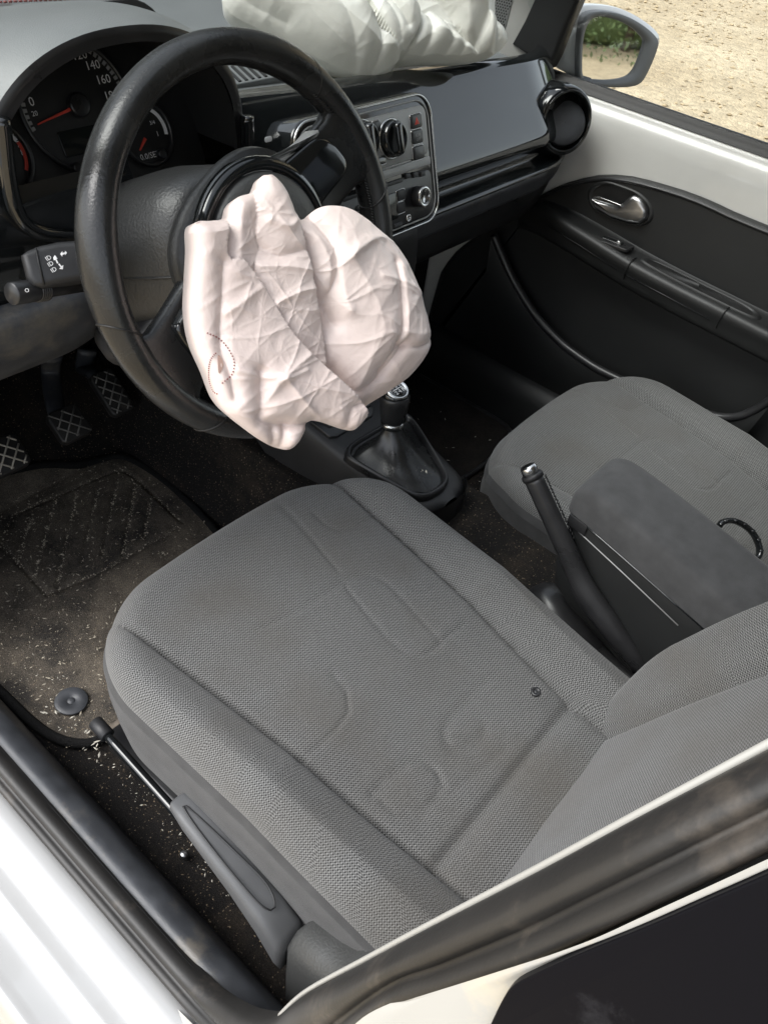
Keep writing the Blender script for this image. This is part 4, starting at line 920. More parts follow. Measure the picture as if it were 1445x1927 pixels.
regs2 = [(None, 0, .02, .03, 12, .4, ()),
    (c2(QD), .010, .050, .045, 34, .3, ((c2([(1000, 40), (990, 140), (960, 230)]), .014, -.020), (c2([(1062, 70), (1050, 140), (1058, 220)]), .008, -.014), (c2([(960, 60), (1005, 130), (1025, 215)]), .012, .012), (c2([(880, -80), (900, 60), (935, 165)]), .03, .018), (c2([(760, -60), (800, 40), (860, 110)]), .02, -.012))),
    (c2(QC), .030, .026, .016, 23, .2, ((c2([(770, 90), (800, 160), (780, 236)]), .010, -.014), (c2([(835, 115), (880, 180), (860, 236)]), .010, -.012), (c2([(900, 150), (930, 190), (920, 236)]), .008, -.010))),
    (c2(QA), .030, .040, .035, 45, .5, ((c2([(592, 180), (602, 240), (588, 312)]), .009, -.014), (c2([(50, 20), (120, 80), (260, 155)]), .010, -.008), (c2([(300, -60), (420, 60), (560, 160), (650, 235)]), .014, .012), (c2([(240, -80), (360, 40), (480, 110)]), .012, -.012), (c2([(430, 120), (480, 200), (520, 290)]), .012, -.007))),
    (c2(QB), .052, .022, .014, 56, .9, ((c2([(560, 20), (640, 90), (700, 170)]), .010, -.012), (c2([(600, 60), (650, 140), (680, 215)]), .008, -.008)))]
bag2 = part('airbag_cloth', sheet(bp_, c2(SIL2), c2([(560, 60)])[0], regs2, (.008, .0026, .0007), .09, .014, 420, 130, .03, .010, .5), M['bag2'], pab)

# ================================================================== seats
def pillow(fr, sdf, ctr, top, er, skirt, regions, nth=360, nr=110):
    """fr=(origin, X, Y, N); polar cushion surface split into named regions"""
    th = np.linspace(0, 2*math.pi, nth, endpoint=False); D = np.stack([np.cos(th), np.sin(th)], 1)
    lo = np.zeros(nth); hi = np.full(nth, 1.2)
    for _ in range(40):
        mid = (lo+hi)/2; P = ctr+D*mid[:, None]; ins = sdf(P[:, 0], P[:, 1]) < 0
        lo = np.where(ins, mid, lo); hi = np.where(ins, hi, mid)
    rho = lo
    g = np.sin(np.linspace(0.0, 1, nr)**.9*math.pi/2); g[0] = .001
    V = []; UV = []; XY = []
    prevP = None; arc = np.zeros(nth)
    for i in range(nr):
        P = ctr+D*(g[i]*rho)[:, None]; x, y = P[:, 0], P[:, 1]
        d = np.maximum(0, -sdf(x, y)); e = np.clip((er-d)/er, 0, 1)
        z = top(x, y)-er*(1-np.sqrt(np.maximum(0, 1-e*e)))
        W = np.stack([x, y, z], 1)
        if prevP is not None: arc = arc+np.linalg.norm(W-prevP, axis=1)
        prevP = W; V.append(W); UV.append(ctr+D*np.where(e > 0, arc, g[i]*rho)[:, None] if False else ctr+D*arc[:, None]); XY.append(P)
    for off, dz in skirt:
        P = ctr+D*(rho+off)[:, None]; W = np.stack([P[:, 0], P[:, 1], V[nr-1][:, 2]+dz], 1)
        arc = arc+np.linalg.norm(W-prevP, axis=1); prevP = W; V.append(W); UV.append(ctr+D*arc[:, None]); XY.append(P)
    nR = len(V); V = np.array(V).reshape(-1, 3); UV = np.array(UV).reshape(-1, 2); XY = np.array(XY)
    O_, X_, Y_, N_ = [np.array(a, float) for a in fr]
    Wd = O_+V[:, :1]*X_+V[:, 1:2]*Y_+V[:, 2:]*N_
    out = {}
    for i in range(nR-1):
        cxy = (XY[i]+XY[i+1])/2
        for j in range(nth):
            k = (j+1) % nth
            r = regions(cxy[j, 0], cxy[j, 1], i >= nr-1)
            out.setdefault(r, []).append((i*nth+j, (i+1)*nth+j, (i+1)*nth+k, i*nth+k))
    return Wd, UV, out
def emit(res, names, parent):
    Wd, UV, out = res; made = {}
    for r, faces in out.items():
        idx = sorted({v for f in faces for v in f}); mp_ = {v: k for k, v in enumerate(idx)}
        made[r] = mesh(names[r][0], Wd[idx], [tuple(mp_[v] for v in f) for f in faces], names[r][1], parent, True, UV[idx])
    return made
# cushion plan: rounded front, nearly straight sides
def cushion_sdf(x, y):
    bow = .018*(1-np.clip(np.abs(x)/.25, 0, 1)**2)
    hw = .238+.014*np.clip(y/.4, 0, 1); hh = .317
    cy = .223+bow*np.clip((y-.2)/.3, 0, 1)
    r = np.where(y > .25, .135, .03)
    qx = np.abs(x)-hw+r; qy = np.abs(y-cy)-hh+r
    return np.hypot(np.maximum(qx, 0), np.maximum(qy, 0))+np.minimum(np.maximum(qx, qy), 0)-r
seam_x = lambda y: .142+.052*np.clip(y/.5, 0, 1.1)
CUSH = Plane((-.354, .07, .31), (0, 0, 1))
def seatuv(pts, z=.305): return [tuple(at(u, v, z=z)[:2]-np.array([-.354, .07])) for u, v in pts]
def c5(lst): return [(200+a/2.064, 880+b/2.064) for a, b in lst]
EMB = [seatuv(c5(l)) for l in (
    [(600, 640), (740, 575), (900, 470), (960, 436), (1010, 428), (1060, 440), (1110, 475), (1200, 560), (1300, 660)],
    [(930, 480), (1000, 560), (1090, 655), (1150, 700), (1215, 714), (1275, 690), (1330, 640), (1395, 596)],
    [(640, 140), (760, 260), (900, 420)], [(800, 200), (850, 245), (905, 265), (970, 245), (1065, 192)],
    [(740, 1145), (820, 1080), (900, 1000), (945, 935), (935, 860), (880, 800)],
    [(1040, 1235), (1120, 1160), (1190, 1105), (1250, 1100), (1310, 1140), (1330, 1190), (1290, 1250), (1230, 1320)],
    [(1445, 850), (1370, 910), (1325, 980), (1330, 1040), (1370, 1060), (1430, 1020), (1500, 960)])]
EMB += [seatuv([(700 + a/1.94, 1200 + b/1.94) for a, b in l]) for l in (
    [(0, 540), (60, 470), (130, 420), (190, 405), (250, 430), (265, 490), (230, 560), (160, 605), (90, 600), (40, 560)],
    [(440, 115), (360, 180), (290, 250), (275, 310), (310, 360), (370, 370), (430, 320), (430, 260)],
    [(520, 340), (430, 420), (340, 490), (260, 560)])]
def cushion_top(x, y, worn=0):
    base = .020*np.clip(y/.45, 0, 1.2)**1.2-.026*np.clip((.22-y)/.2, 0, 1.5)-.012*np.exp(-((y-.16)/.12)**2)*np.exp(-(x/.16)**2)
    sx = seam_x(y); ax = np.abs(x)
    bol = .026*np.clip((ax-sx)/.05, 0, 1)**.7*np.clip(1.2-y*.5, 0, 1)
    bol = np.where(ax > sx, bol+.004*np.clip((.52-y)/.05, 0, 1), 0)
    z = base+bol
    z = z-.009*np.exp(-((ax-sx)/.0055)**2)*np.clip((.52-y)/.05, 0, 1)
    # rear cross seam
    z = z-.007*np.exp(-((y-.042)/.006)**2)*(ax < sx)
    z = z+.006*np.clip((.036-y)/.02, 0, 1)*(ax < sx)
    for pl_e in EMB: z = z-.0019*np.exp(-(seg_dist(x, y, pl_e)/.003)**2)
    return z+.0016*pn(x*14, y*14, 5)+.003*pn(x*5, y*5, 6)
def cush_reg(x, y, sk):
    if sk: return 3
    s = float(seam_x(y))
    if abs(x) > s and y < .5: return 1 if x > 0 else 2
    return 0
SKIRT = ((.004, -.012), (.0045, -.016), (.002, -.022), (.004, -.05), (.0, -.09), (-.006, -.13), (-.02, -.17), (-.05, -.19))
def back_sdf(x, y):
    hw = .238-.02*np.clip((y-.25)/.35, 0, 1)-.075*np.clip((.14-y)/.2, 0, 1)**1.3; r = .10; hh = .37
    qx = np.abs(x)-hw+r; qy = np.abs(y-.25)-hh+r
    return np.hypot(np.maximum(qx, 0), np.maximum(qy, 0))+np.minimum(np.maximum(qx, qy), 0)-r
bseam = lambda y: .138+.01*np.sin(y*5)
BACKF = (np.array([-.354, .062, .255]), np.array([1., 0, 0]), np.array([0, -math.sin(math.radians(23)), math.cos(math.radians(23))]), np.array([0, math.cos(math.radians(23)), math.sin(math.radians(23))]))
BPL = Plane(BACKF[0], BACKF[3])
def backuv(pts): return [tuple(BPL.st(u, v, .0)) for u, v in pts]
BEMB = [backuv([(700+a/1.94, 1200+b/1.94) for a, b in l]) for l in (
    [(660, 612), (760, 588), (900, 580), (1000, 545), (1060, 480), (1100, 400), (1110, 330)],
    [(665, 630), (770, 612), (900, 605)],
    [(700, 760), (760, 690), (860, 560), (900, 460), (960, 400)],
    [(990, 345), (1150, 318), (1300, 305), (1445, 300)], [(920, 590), (935, 670)])]
def back_top(x, y):
    ax = np.abs(x); s = bseam(y)
    z = .02*np.cos(np.clip((y-.2)/.5, -1, 1)*1.5)-.02
    bol = .045*np.clip((ax-s)/.06, 0, 1)**.8
    z = z+np.where(ax > s, bol+.003, 0)-.008*np.exp(-((ax-s)/.0055)**2)
    for e in BEMB: z = z-.0018*np.exp(-(seg_dist(x, y, e)/.0034)**2)
    return z+.0016*pn(x*14, y*14, 15)+.003*pn(x*6, y*6, 16)
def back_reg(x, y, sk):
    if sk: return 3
    s = float(bseam(y)); return 0 if abs(x) <= s else (1 if x > 0 else 2)
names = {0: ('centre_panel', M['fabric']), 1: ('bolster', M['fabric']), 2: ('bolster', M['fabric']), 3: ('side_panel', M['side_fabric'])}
seat = thing('bucket_seat', 'large grey woven front seat nearest the open doorway', 'seat', (-.354, .33, .05), group='front seats')
res = pillow(((-.354, .07, .298), (1, 0, 0), (0, 1, 0), (0, 0, 1)), cushion_sdf, np.array([0, .27]), cushion_top, .046, SKIRT, cush_reg)
cu_parts = emit(res, names, seat)
resb = pillow(BACKF, back_sdf, np.array([0, .25]), back_top, .05, ((.0, -.02), (0, -.05), (-.01, -.08), (-.03, -.10)), back_reg)
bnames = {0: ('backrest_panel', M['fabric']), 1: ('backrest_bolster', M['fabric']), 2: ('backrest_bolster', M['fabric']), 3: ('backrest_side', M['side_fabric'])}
emit(resb, bnames, seat)
# piping between cushion top and side
# rivet on the inner bolster
rv = at(1008, 1302, z=.318)
part('rivet', lathe([(.0062, -.002), (.0062, .001), (.0045, .0022), (.003, .0012), (.0028, .0005), (.0016, .0016), (.0003, .0016)], rv, (-.2, 0, 1), 24), M['satin'], seat)
# frayed pale thread at the cushion corner
# rails, height lever, hinge cover
ra, rb = at(188, 1368, z=.085), at(352, 1552, z=.085); dr = rb-ra
part('lift_bar', tube([ra, ra+dr*.2, rb, rb+dr*.5], .0065, 14), M['gloss'], seat)
part('bar_cap', tube([ra-dr*.055, ra-dr*.05, ra+dr*.10, ra+dr*.105], [.0085, .0105, .0105, .0085], 16), M['plastic'], seat)
br = Plane(at(232, 1385, z=.04), (-.1, -.1, 1))
rl = hard('rail_bracket', slab(br, rrect(.035, .075, .006)+np.array([0, -.01]), -.03, .0, .003), M['steel'], seat)
part('bolt', lathe([(.011, -.002), (.011, .004), (.008, .006), (.006, .006), (.0055, .002), (.0005, .002)], br.xyz(.0, -.028, 0), br.n, 20), M['steel'], rl)
part('seat_rail', bbox((-.555, .33, .03), (.045, .56, .045), .006), M['satin'], seat)
part('seat_rail', bbox((-.165, .33, .03), (.045, .56, .045), .006), M['satin'], seat)
part('seat_frame', bbox((-.354, .32, .10), (.40, .42, .05), .02), M['rvent'], seat)
# height lever: long curved handle
L0 = [(.395, .205, .0075, .010), (.390, .213, .012, .018), (.365, .212, .016, .024), (.33, .205, .018, .028), (.28, .192, .0195, .038), (.235, .178, .021, .056), (.205, .160, .022, .070), (.196, .145, .020, .060)]
rows = []
for y, z, w2, h2 in L0:
    rows.append([(-.613+w2*math.copysign(abs(math.cos(q))**.5, math.cos(q)), y+.0*math.sin(q), z-h2/2+h2/2*math.copysign(abs(math.sin(q))**.5, math.sin(q))) for q in np.linspace(0, 2*math.pi, 40, endpoint=False)])
lev = part('height_lever', gridlist([[tuple(p) for p in r] for r in rows], True, True), M['lever'], seat)
gr = [(-.613, .375, .2125), (-.606, .30, .199), (-.603, .25, .187), (-.612, .228, .1785), (-.622, .24, .184), (-.623, .30, .199), (-.619, .36, .2105)]
part('lever_recess', tube(spline([np.array(p)+np.array([0, 0, .0015]) for p in gr], 50, True), .0011, 6, True), M['plastic'], lev)
# hinge cover
cv = []
for y, zt_, zb, xo, xi in ((.196, .165, .02, -.622, -.595), (.185, .195, .0, -.632, -.585), (.150, .21, .0, -.636, -.58), (.125, .225, .0, -.636, -.575), (.10, .275, .0, -.636, -.57), (.07, .30, .0, -.634, -.57), (.02, .33, .05, -.628, -.565), (-.05, .36, .1, -.62, -.56)):
    cv.append([(xi, y, zb), (xi, y, zt_-.02), (xi-.008, y, zt_-.003), (xi-.02, y, zt_), (xo+.016, y, zt_-.002), (xo+.004, y, zt_-.012), (xo, y, zt_-.035), (xo+.004, y, zb)])
part('hinge_cover', gridlist([[tuple(p) for p in spline(r, 24)] for r in [[tuple(q) for q in x] for x in cv]], False, False), M['grain'], seat)
part('hinge_cover_end', gridlist([[tuple(p) for p in spline([tuple(q) for q in cv[0]], 24)], [(-.608, .194, .02+.1*abs(k/23-.5)) for k in range(24)]]), M['grain'], seat)
# passenger seat: same seat lower and further back
def copy_seat(src, dx, dy, dz, label):
    n = src.copy(); COL.objects.link(n); n.location = src.location+Vector((dx, dy, dz)); n['label'] = label
    for ch in list(src.children):
        if ch.name.split('.')[0] in ('height_lever', 'hinge_cover', 'hinge_cover_end', 'lift_bar', 'bar_cap', 'rail_bracket', 'rivet'): continue
        c = ch.copy(); COL.objects.link(c); c.parent = n
    return n
ps = copy_seat(seat, .69, -.118, -.055, 'grey fabric front passenger seat beside the far black door')
# front tilt: loop handle under the passenger seat
lp = [at(u, v, z=.09) for u, v in ((905, 1010), (908, 992), (918, 984), (930, 988), (935, 1005))]
part('loop_handle', tube(spline(lp, 20), .004, 10), M['gloss'], ps)

# ================================================================== centre console
con = thing('centre_console', 'black plastic centre console running between the front seats', 'console', (0, .55, .15))
# body from dash to seats
rows = []
for y, w_, z in ((.86, .10, .40), (.78, .098, .335), (.72, .095, .305), (.66, .088, .287), (.60, .078, .270), (.54, .070, .258), (.49, .062, .25), (.472, .045, .246), (.466, .02, .244)):
    rows.append([(.012-w_-.012, y, z-.14), (.012-w_-.006, y, z-.05), (.012-w_, y, z-.012), (.012-w_+.008, y, z-.002), (.012-w_*.5, y, z), (.012, y, z), (.012+w_*.5, y, z), (.012+w_-.008, y, z-.002), (.012+w_, y, z-.012), (.012+w_+.006, y, z-.05), (.012+w_+.012, y, z-.14)])
rows = [[tuple(p) for p in spline(r, 40)] for r in rows]
rows = [[tuple(q) for q in spline([r[j] for r in rows], 40)] for j in range(40)]
bodyc = part('console_body', gridlist(rows), M['plastic'], con)
rows2 = [(.012+.05*math.cos(q), .4665-.005, .244-.14*0) for q in (0, 1)]
part('console_nose', gridlist([[(.012+k*.062*math.cos(q), .485-.022*abs(math.sin(q))*1.2, z) for q in np.linspace(0, -math.pi, 24)] for k, z in ((1, .247), (1.06, .236), (1.08, .20), (1.1, .10))]), M['satin'], con)
gp = Plane((.012, .57, .272), (0, -.16, 1))
of = gp.sts([(655, 850), (662, 838), (690, 820), (730, 797), (758, 783), (775, 790), (815, 850), (838, 892), (836, 910), (815, 927), (790, 933), (760, 922), (700, 888), (660, 862)])
of = spline(of, 64, True); oc = of.mean(0)
part('boot_frame', gridlist([[gp.xyz(*(oc+(q-oc)*k), h) for q in of] for k, h in ((1.06, -.012), (1.05, -.001), (1.02, .004), (.97, .004), (.93, -.002), (.9, -.012))], True), M['satin'], con)
# panel with switches ahead of the boot
up = Plane((.0, .69, .298), (0, -.35, 1))
pb_ = hard('switch_panel', slab(up, up.sts([(585, 795), (660, 757), (702, 768), (700, 785), (634, 824), (620, 824)]), -.008, .003, .003), M['satin'], con)
hard('socket_plate', slab(up, up.sts([(600, 797), (650, 775), (664, 782), (620, 808)]), 0, .006, .002), M['plastic'], con)
hard('switch_cap', slab(up, up.sts([(655, 772), (680, 760), (695, 768), (668, 784)]), 0, .009, .003), M['gloss'], con)
s, t = up.st(622, 803); glyph('OFF', up, s, t, .008, .007, M['mark_dim'], con, 'lettering', -.2)
# rear console: brake surround and tray
hard('tunnel_tray', bbox((.0, .19, .135), (.15, .55, .09), .015), M['plastic'], con, 50)
for sx in (-1, 1): part('tray_rail', tube([(sx*.072, .46, .16), (sx*.074, .3, .185), (sx*.074, .1, .19), (sx*.074, -.05, .19)], .009, 10), M['panelgrey'], con)
part('belt_buckle', bbox(tuple(at(1165, 1275, z=.2)), (.03, .09, .05), .008), M['plastic'], con)
# ================================================================== gear lever
gl = thing('gear_lever', 'black gear lever with leather boot and numbered knob', 'gear lever', tuple(gp.P))
kn = at(744, 735, x=.004); ax_ = np.array([.0, .05, 1.]); ax_ /= np.linalg.norm(ax_)
kb = at(738, 797, x=.004)
axk = kn-kb; Lk = np.linalg.norm(axk); axk /= Lk
rows = []
nb_ = 96; of96 = spline(of, 96, True)
neck = kb
for k, t in enumerate(np.linspace(0, 1, 26)):
    c = gp.xyz(*oc, -.006)*(1-t**1.1)+neck*t**1.1
    row = []
    for j, q in enumerate(np.linspace(0, 2*math.pi, nb_, endpoint=False)):
        o_ = of96[j]
        outer = gp.xyz(*(oc+(o_-oc)*.92), -.006)-gp.xyz(*oc, -.006)
        e = outer/np.linalg.norm(outer)
        rad = np.linalg.norm(outer)*((1-t)**3.2*.45+(1-t)**1.15*.55)+.015*(t**.5)
        fold = 1+.05*math.sin(4*q+2.5*t)*t*(1-t)*4*.6+.08*float(pn(np.array(q*2.2), np.array(t*4), 3))*(1-t)*2
        row.append(c+e*rad*fold)
    rows.append(row)
part('boot', gridlist(rows, True), M['leather'], gl)
part('collar', lathe([(.0185, -.004), (.0195, 0), (.0195, .004), (.0180, .006)], kb, axk, 36), M['chrome'], gl)
part('shaft_grip', lathe([(.0175, .004), (.0195, .010), (.0225, Lk*.45), (.0245, Lk*.72), (.0245, Lk*.83), (.023, Lk*.9), (.020, Lk*.93)], kb, axk, 40), M['satin'], gl)
kt = kb+axk*(Lk*.93)
hdn = np.array([-.12, -.35, 1.]); hdn /= np.linalg.norm(hdn)
part('knob', lathe([(.0225, -.012), (.0235, -.002), (.0225, .006), (.019, .0105), (.001, .0125)], kt, hdn, 40), M['gloss'], gl)
kp_ = Plane(kt+hdn*.0115, hdn)
part('knob_ring', lathe([(.0205, .0075), (.019, .0112), (.0165, .0122), (.0155, .0112)], kt, hdn, 40), M['chrome'], gl)
for txt, a, b in (('1 3 5', 0, .005), ('2 4 R', 0, -.006)): glyph(txt, kp_, a, b, .0095, .0014, M['mark'], gl)
part('gate_line', bbox(tuple(kp_.xyz(0, -.0005, .001)), (.022, .0012, .0012), 0), M['mark'], gl, False)
cp2 = kb+axk*Lk*.28+np.array([-.012, -.016, 0])
hard('grip_badge', slab(Plane(kb+axk*Lk*.30+np.array([.004, -.0192, .002]), (.2, -1, .1), (1, 0, 0)), rrect(.012, .020, .003), -.003, .0012, .0006), M['gloss'], gl)

# ================================================================== handbrake
hb_ = thing('handbrake_lever', 'raised black handbrake lever with silver button beside the armrest', 'handbrake', (-.072, .1, .19))
tip = at(1000, 893, x=-.072); b1 = at(1100, 1110, x=-.072); b2 = at(1195, 1245, x=-.072)
dv = (tip-b1)/np.linalg.norm(tip-b1)
pth = [b2+np.array([0, -.01, -.01]), b2, b1*.5+b2*.5, b1, b1*.62+tip*.38, b1*.3+tip*.7, tip-dv*.004]
part('lever', tube(spline(pth, 40), list(np.interp(np.linspace(0, 1, 40), [0, .15, .35, .55, .8, 1], [.012, .017, .019, .016, .0145, .0140])), 20, flat=.8, up=(1, 0, 0)), M['satin'], hb_)
part('grip_cap', tube([tip-dv*.006, tip-dv*.001, tip+dv*.001], [.0148, .0148, .0138], 20), M['plastic'], hb_)
part('button', tube([tip, tip+dv*.010, tip+dv*.013, tip+dv*.014], [.0115, .0115, .0100, .007], 20), M['chrome'], hb_)
mb = MB()
for k in range(18):
    c = tip-dv*(.012+k*.0055)+np.array([.0115, -.008, .006]); mb.add(*tube([c, c+np.array([.004, .004, .002])], .0012, 5))
tag(mb.build('grip_stitching', M['rvent'], hb_), kind='stuff')
part('gaiter', gridlist([[np.array([-.03+a*math.cos(q), yc+b*math.sin(q), z]) for q in np.linspace(0, 2*math.pi, 32, endpoint=False)] for z, a, b, yc in ((.15, .05, .10, .19), (.19, .045, .085, .20), (.215, .038, .06, .215), (.232, .028, .035, .23), (.24, .012, .015, .235), (.241, .0005, .0005, .235))], True), M['satin'], hb_)
for u, v in ():
    c = at(u, v, x=-.055); part('gaiter_fold', tube([c, c+np.array([.01, -.02, .004]), c+np.array([.012, -.045, 0])], .0035, 8), M['satin'], hb_)

# ================================================================== folding armrest
ar = thing('storage_box', 'grey padded centre armrest with black storage box below', 'armrest', (.0, .05, .2))
def boxloft(secs, n=36, ex=.35):
    rows = []
    for y, x0, x1, z0, z1 in secs:
        rows.append([((x0+x1)/2+(x1-x0)/2*math.copysign(abs(math.cos(q))**ex, math.cos(q)), y, (z0+z1)/2+(z1-z0)/2*math.copysign(abs(math.sin(q))**ex, math.sin(q))) for q in np.linspace(0, 2*math.pi, n, endpoint=False)])
    return gridlist(rows, True, True)
XA0, XA1 = -.050, .066
part('box_body', boxloft([(.252, XA0+.02, XA1-.02, .34, .41), (.248, XA0+.006, XA1-.006, .30, .415), (.235, XA0, XA1, .27, .418), (.20, XA0, XA1, .25, .416), (.10, XA0, XA1, .225, .402), (.0, XA0, XA1, .21, .388), (-.12, XA0, XA1, .20, .375)], 48, .22), M['door_plastic'], ar)
def padfn():
    rows = []
    for y, k, zt_, zb in ((.262, .55, .425, .415), (.261, .80, .434, .410), (.255, .94, .445, .407), (.242, 1.0, .453, .406), (.22, 1.02, .457, .405), (.15, 1.03, .452, .397), (.05, 1.03, .441, .384), (-.05, 1.03, .428, .372), (-.15, 1.03, .415, .36)):
        cx = (XA0+XA1)/2; hw = (XA1-XA0)/2*k
        pts = [(-1, 0), (-1, .25), (-.985, .6), (-.93, .86), (-.82, .97), (-.5, 1.0), (0, 1.02), (.5, 1.0), (.82, .97), (.93, .86), (.985, .6), (1, .25), (1, 0)]
        rows.append([tuple(p) for p in spline([(cx+a*hw, y, zb+(zt_-zb)*b) for a, b in pts], 48)])
    return gridlist([[tuple(q) for q in spline([r[j] for r in rows], 60)] for j in range(48)])
part('padded_lid', padfn(), M['side_fabric'], ar)
part('lid_joint', tube([(XA0-.0005, .245, .408), (XA0-.0015, .20, .405), (XA0-.0015, .10, .3925), (XA0-.0015, -.10, .367)], .0016, 6), M['gloss'], ar)
part('box_line', tube([(XA0-.0008, .24, .392), (XA0-.0012, .15, .378), (XA0-.0012, .06, .362)], .0009, 6), M['panelgrey'], ar)
hard('lid_latch', bbox((XA0-.001, .236, .400), (.004, .03, .018), .001), M['satin'], ar)

for ch in ar.children:
    for v in ch.data.vertices: v.co.x -= .12*(.26-(v.co.y+ar.location.y))
# ================================================================== black ring on passenger seat
rg_ = thing('trim_ring', 'glossy black broken trim ring lying on the passenger seat', 'ring', tuple(at(1395, 1030, z=.27)))
rp_ = Plane(at(1391, 1020, z=.285), (-.45, -.55, .75))
rpts = spline(rp_.sts([(1352, 990), (1360, 982), (1378, 980), (1398, 988), (1415, 1003), (1426, 1024), (1428, 1042), (1420, 1052), (1408, 1046), (1400, 1052)]), 48)
part('ring_band', tube([rp_.xyz(*q, .0) for q in rpts], .0048, 10, flat=1.4, up=rp_.n), M['gloss'], rg_)
for k in range(4, 40, 6):
    q = rpts[k]; part('clip', bbox(tuple(rp_.xyz(*q, .004)), (.006, .006, .006), .001), M['gloss'], rg_)

# ================================================================== floor mats
fm = thing('driver_floor_mat', 'dirty black felt mat with ribbed heel pad in the driver footwell', 'floor mat', (-.38, .9, 0))
mo = [(-.645, 1.20), (-.64, .95), (-.632, .80), (-.628, .72), (-.618, .672), (-.597, .640), (-.57, .628), (-.50, .625), (-.42, .63), (-.30, .65), (-.22, .72), (-.175, .82), (-.155, .93), (-.15, 1.05), (-.165, 1.13), (-.20, 1.15), (-.25, 1.16), (-.30, 1.185), (-.36, 1.20), (-.45, 1.22), (-.55, 1.22)]
mo = spline(mo, 110, True); mcn = mo.mean(0)
HP = [np.array(at(u, v, z=.012)[:2]) for u, v in ((88, 1116), (2, 1022), (22, 968), (110, 930), (228, 880), (258, 900), (342, 980), (310, 1005), (180, 1080))]
HPl = np.vstack([HP, HP[:1]]); HPk = np.linspace(0, len(HP), 121)[:120]; HPs = np.stack([np.interp(HPk, range(len(HP)+1), HPl[:, j]) for j in range(2)], 1)
from_px = lambda a, b: at(a/2.89, 800+b/2.89, z=.012)[:2]
RIB = [(from_px(*a), from_px(*b)) for a, b in (((100, 740), (180, 470)), ((185, 840), (305, 395)), ((310, 870), (425, 355)), ((450, 740), (548, 300)), ((560, 700), (655, 240)), ((670, 710), (745, 310)), ((790, 600), (820, 410)))]
gx = np.linspace(0, 1, 130)
nm = 200
mor = spline(mo, nm, True)
Vm = []; 
for g_ in np.concatenate([np.linspace(.004, .95, 110), np.linspace(.96, 1, 8)]):
    Q = mcn+(mor-mcn)*g_; x, y = Q[:, 0], Q[:, 1]
    z = .010+.004*pn(x*9, y*9, 3)+.0015*pn(x*60, y*60, 13)
    dh = seg_dist(x, y, np.vstack([HPs, HPs[:1]])); z = z-.004*np.exp(-(dh/.004)**2)
    ins = inpoly(x, y, HPs); z = z+np.where(ins, .0025*np.clip(dh/.008, 0, 1), 0)
    for a, b in RIB: z = z-.005*np.exp(-(seg_dist(x, y, [a, b])/.0042)**2)
    z = z+np.maximum(0, y-1.15)*.6
    if g_ >= .9999: z = z-.012
    Vm.append(np.stack([x, y, z], 1))
Fm = []
for i in range(len(Vm)-1):
    for j in range(nm):
        k = (j+1) % nm; Fm.append((i*nm+j, i*nm+k, (i+1)*nm+k, (i+1)*nm+j))
part('mat_felt', (np.concatenate(Vm), Fm), M['mat'], fm)
part('mat_binding', tube([(q[0], q[1], .011+max(0, q[1]-1.15)*.6) for q in mo], .0075, 8, True), M['carpet_clean'], fm)
part('mat_fixing', lathe([(.0245, 0), (.0245, .002), (.0235, .003), (.007, .0035), (.0065, .0025), (.0055, .0025), (.005, .0035), (.0005, .0035)], at(135, 1320, z=.014), (0.05, -.05, 1), 36), M['sillgrey'], fm)
# packed dirt in the ribs
mb = MB(); rs = np.random.default_rng(3)
for a, b in RIB+[(HPs[k], HPs[(k+3) % 120]) for k in range(0, 120, 3)]:
    n_ = int(np.linalg.norm(np.array(b)-a)/.0009)
    if np.linalg.norm(np.array(b)-a) < .04: n_ = int(n_*.5)
    for k in range(n_):
        t = rs.random()
        if pn(np.array(a[0]*60+t*9), np.array(a[1]*60), 5) < -.45+.4*rs.random(): continue
        p = np.array(a)*(1-t)+np.array(b)*t+rs.normal(0, .0024, 2); s_ = .0004+.0013*rs.random()**3
        z = .0085+.003*rs.random(); an = rs.random()*6.28
        e1 = np.array([math.cos(an), math.sin(an), .3])*s_*1.3; e2 = np.array([-math.sin(an), math.cos(an), .2])*s_; c = np.array([p[0], p[1], z])
        mb.add([c-e1, c-e2, c+e1, c+e2, c+np.array([0, 0, s_])], [(0, 1, 4), (1, 2, 4), (2, 3, 4), (3, 0, 4)])
d0 = mb.build('packed_dirt', M['flake'], fm, False); tag(d0, kind='stuff')
pm = thing('passenger_floor_mat', 'plain dark felt mat in the passenger footwell', 'floor mat', (.36, .8, 0))
mo2 = spline([(.17, 1.15), (.17, .8), (.175, .66), (.20, .625), (.30, .615), (.45, .612), (.53, .63), (.555, .68), (.555, .9), (.55, 1.15), (.36, 1.2)], 80, True)
part('mat_felt', gridlist([[((.36+(q[0]-.36)*k), .9+(q[1]-.9)*k, h+max(0, .9+(q[1]-.9)*k-1.15)*.6) for q in mo2] for k, h in ((.01, .011), (.5, .011), (.97, .011), (1, .009), (1.0, 0))], True), M['mat2'], pm)
part('mat_binding', tube([(q[0], q[1], .009+max(0, q[1]-1.15)*.6) for q in mo2], .006, 8, True), M['satin'], pm)

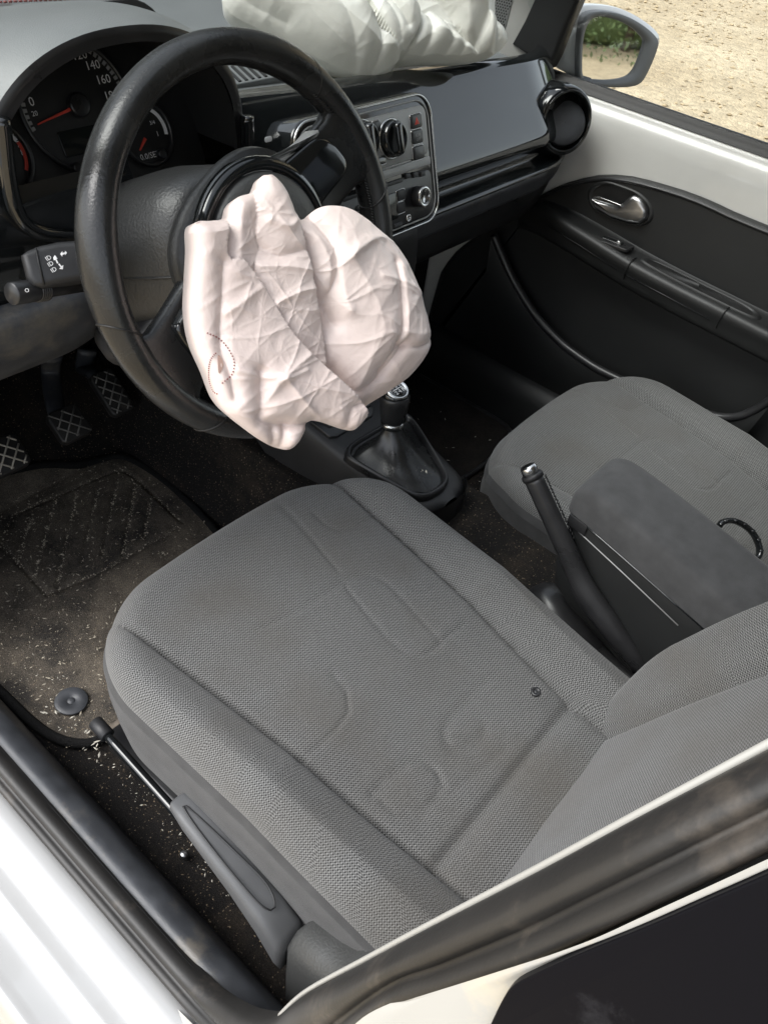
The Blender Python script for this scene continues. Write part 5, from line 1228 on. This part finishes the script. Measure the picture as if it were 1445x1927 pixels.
# ================================================================== pedals
def pedal(name, label, pad_px, w_, h_, armtop, y, bright):
    c = at(*pad_px, y=y); th_ = thing(name, label, 'pedal', tuple(c), group='foot pedals')
    pl = Plane(c, (0, -.62, .78))
    hard('pad', slab(pl, rrect(w_, h_, .012), -.012, .003, .004), M['rubber'], th_)
    for dgn in (1, -1):
        for k in range(-4, 5):
            o_ = k*.0165; pts = []
            for t in np.linspace(-.08, .08, 81):
                a = t*.7071+o_*.7071*1.0; b = dgn*(t*.7071-o_*.7071)
                if abs(a) < w_/2-.004 and abs(b) < h_/2-.004: pts.append((a, b))
            if len(pts) > 6: part('grip_rib', tube([pl.xyz(*pts[0], .0035), pl.xyz(*pts[-1], .0035)], .0016, 6), bright, th_)
    part('arm', tube(spline([pl.xyz(0, 0, -.012), pl.xyz(.0, h_*.5, -.02), armtop+np.array([0, .02, -.05]), armtop], 24), .018, 10, flat=.5), M['sillgrey'], th_)
dull = mat('dull_rib', (.13, .125, .115), .6); wornm = mat('worn_metal_rib', (.42, .39, .33), .5)
pedal('pedal', 'worn pedal with bare crosshatched ribs at the left picture edge', (8, 858), .072, .062, at(-60, 700, y=1.16), 1.09, wornm)
pedal('pedal', 'black pedal with dusty crosshatched pad, middle of the three', (132, 797), .062, .062, at(100, 672, y=1.20), 1.09, dull)
pedal('pedal', 'narrow dark pedal furthest from the doorway', (212, 738), .05, .09, at(165, 660, y=1.22), 1.12, dull)

# ================================================================== debris
rs = np.random.default_rng(21)
def debris(name, label, n, fn, m, smin, smax, seed):
    mb = MB(); r_ = np.random.default_rng(seed)
    for k in range(n):
        x, y, z = fn(r_); s_ = smin+(smax-smin)*r_.random()**3; an = r_.random()*6.28
        e1 = np.array([math.cos(an), math.sin(an), r_.normal()*.2])*s_*(1+1.4*r_.random()); e2 = np.array([-math.sin(an), math.cos(an), r_.normal()*.3])*s_*.6; c = np.array([x, y, z])
        mb.add([c-e1, c-e2, c+e1, c+e2, c+np.array([0, 0, s_*.5])], [(0, 1, 4), (1, 2, 4), (2, 3, 4), (3, 0, 4)])
    o = mb.build(name, m, None, False); tag(o, label, 'debris', kind='stuff'); return o
debris('plant_debris', 'tiny dry plant bits scattered over the driver mat', 2200, lambda r: (-.62+.46*r.random()**1.2, .64+.52*r.random()**.9, .0145), M['flake'], .0005, .0022, 1)
debris('carpet_debris', 'pale crumbs and straw on the carpet beside the sill', 420, lambda r: (lambda y: (-.600+.055*r.random(), y, .008))(.16+.7*r.random()), M['straw'], .0005, .0018, 2)
debris('sill_debris', 'larger pale flakes by the mat corner', 34, lambda r: (-.612+.03*r.random(), .56+.18*r.random(), .016), M['straw'], .0012, .0034, 4)
debris('passenger_debris', 'few white specks on the passenger carpet', 26, lambda r: (.18+.36*r.random(), .58+.35*r.random(), .0135), M['straw'], .001, .0028, 6)
debris('boot_debris', 'sandy crumbs caught in the gear lever boot', 16, lambda r: tuple(gp.xyz(*(gp.st(780, 880)+r.normal(0, .012, 2)), .006)), M['straw'], .0008, .0025, 7)
bt = thing('carpet_stud', 'small grey stud on the carpet beside the seat lever', 'stud', tuple(at(346, 1608, z=.012)))
part('stud_head', lathe([(.0055, -.004), (.0055, .001), (.004, .003), (.0004, .0035)], at(346, 1608, z=.014), (0, 0, 1), 16), M['alu'], bt)
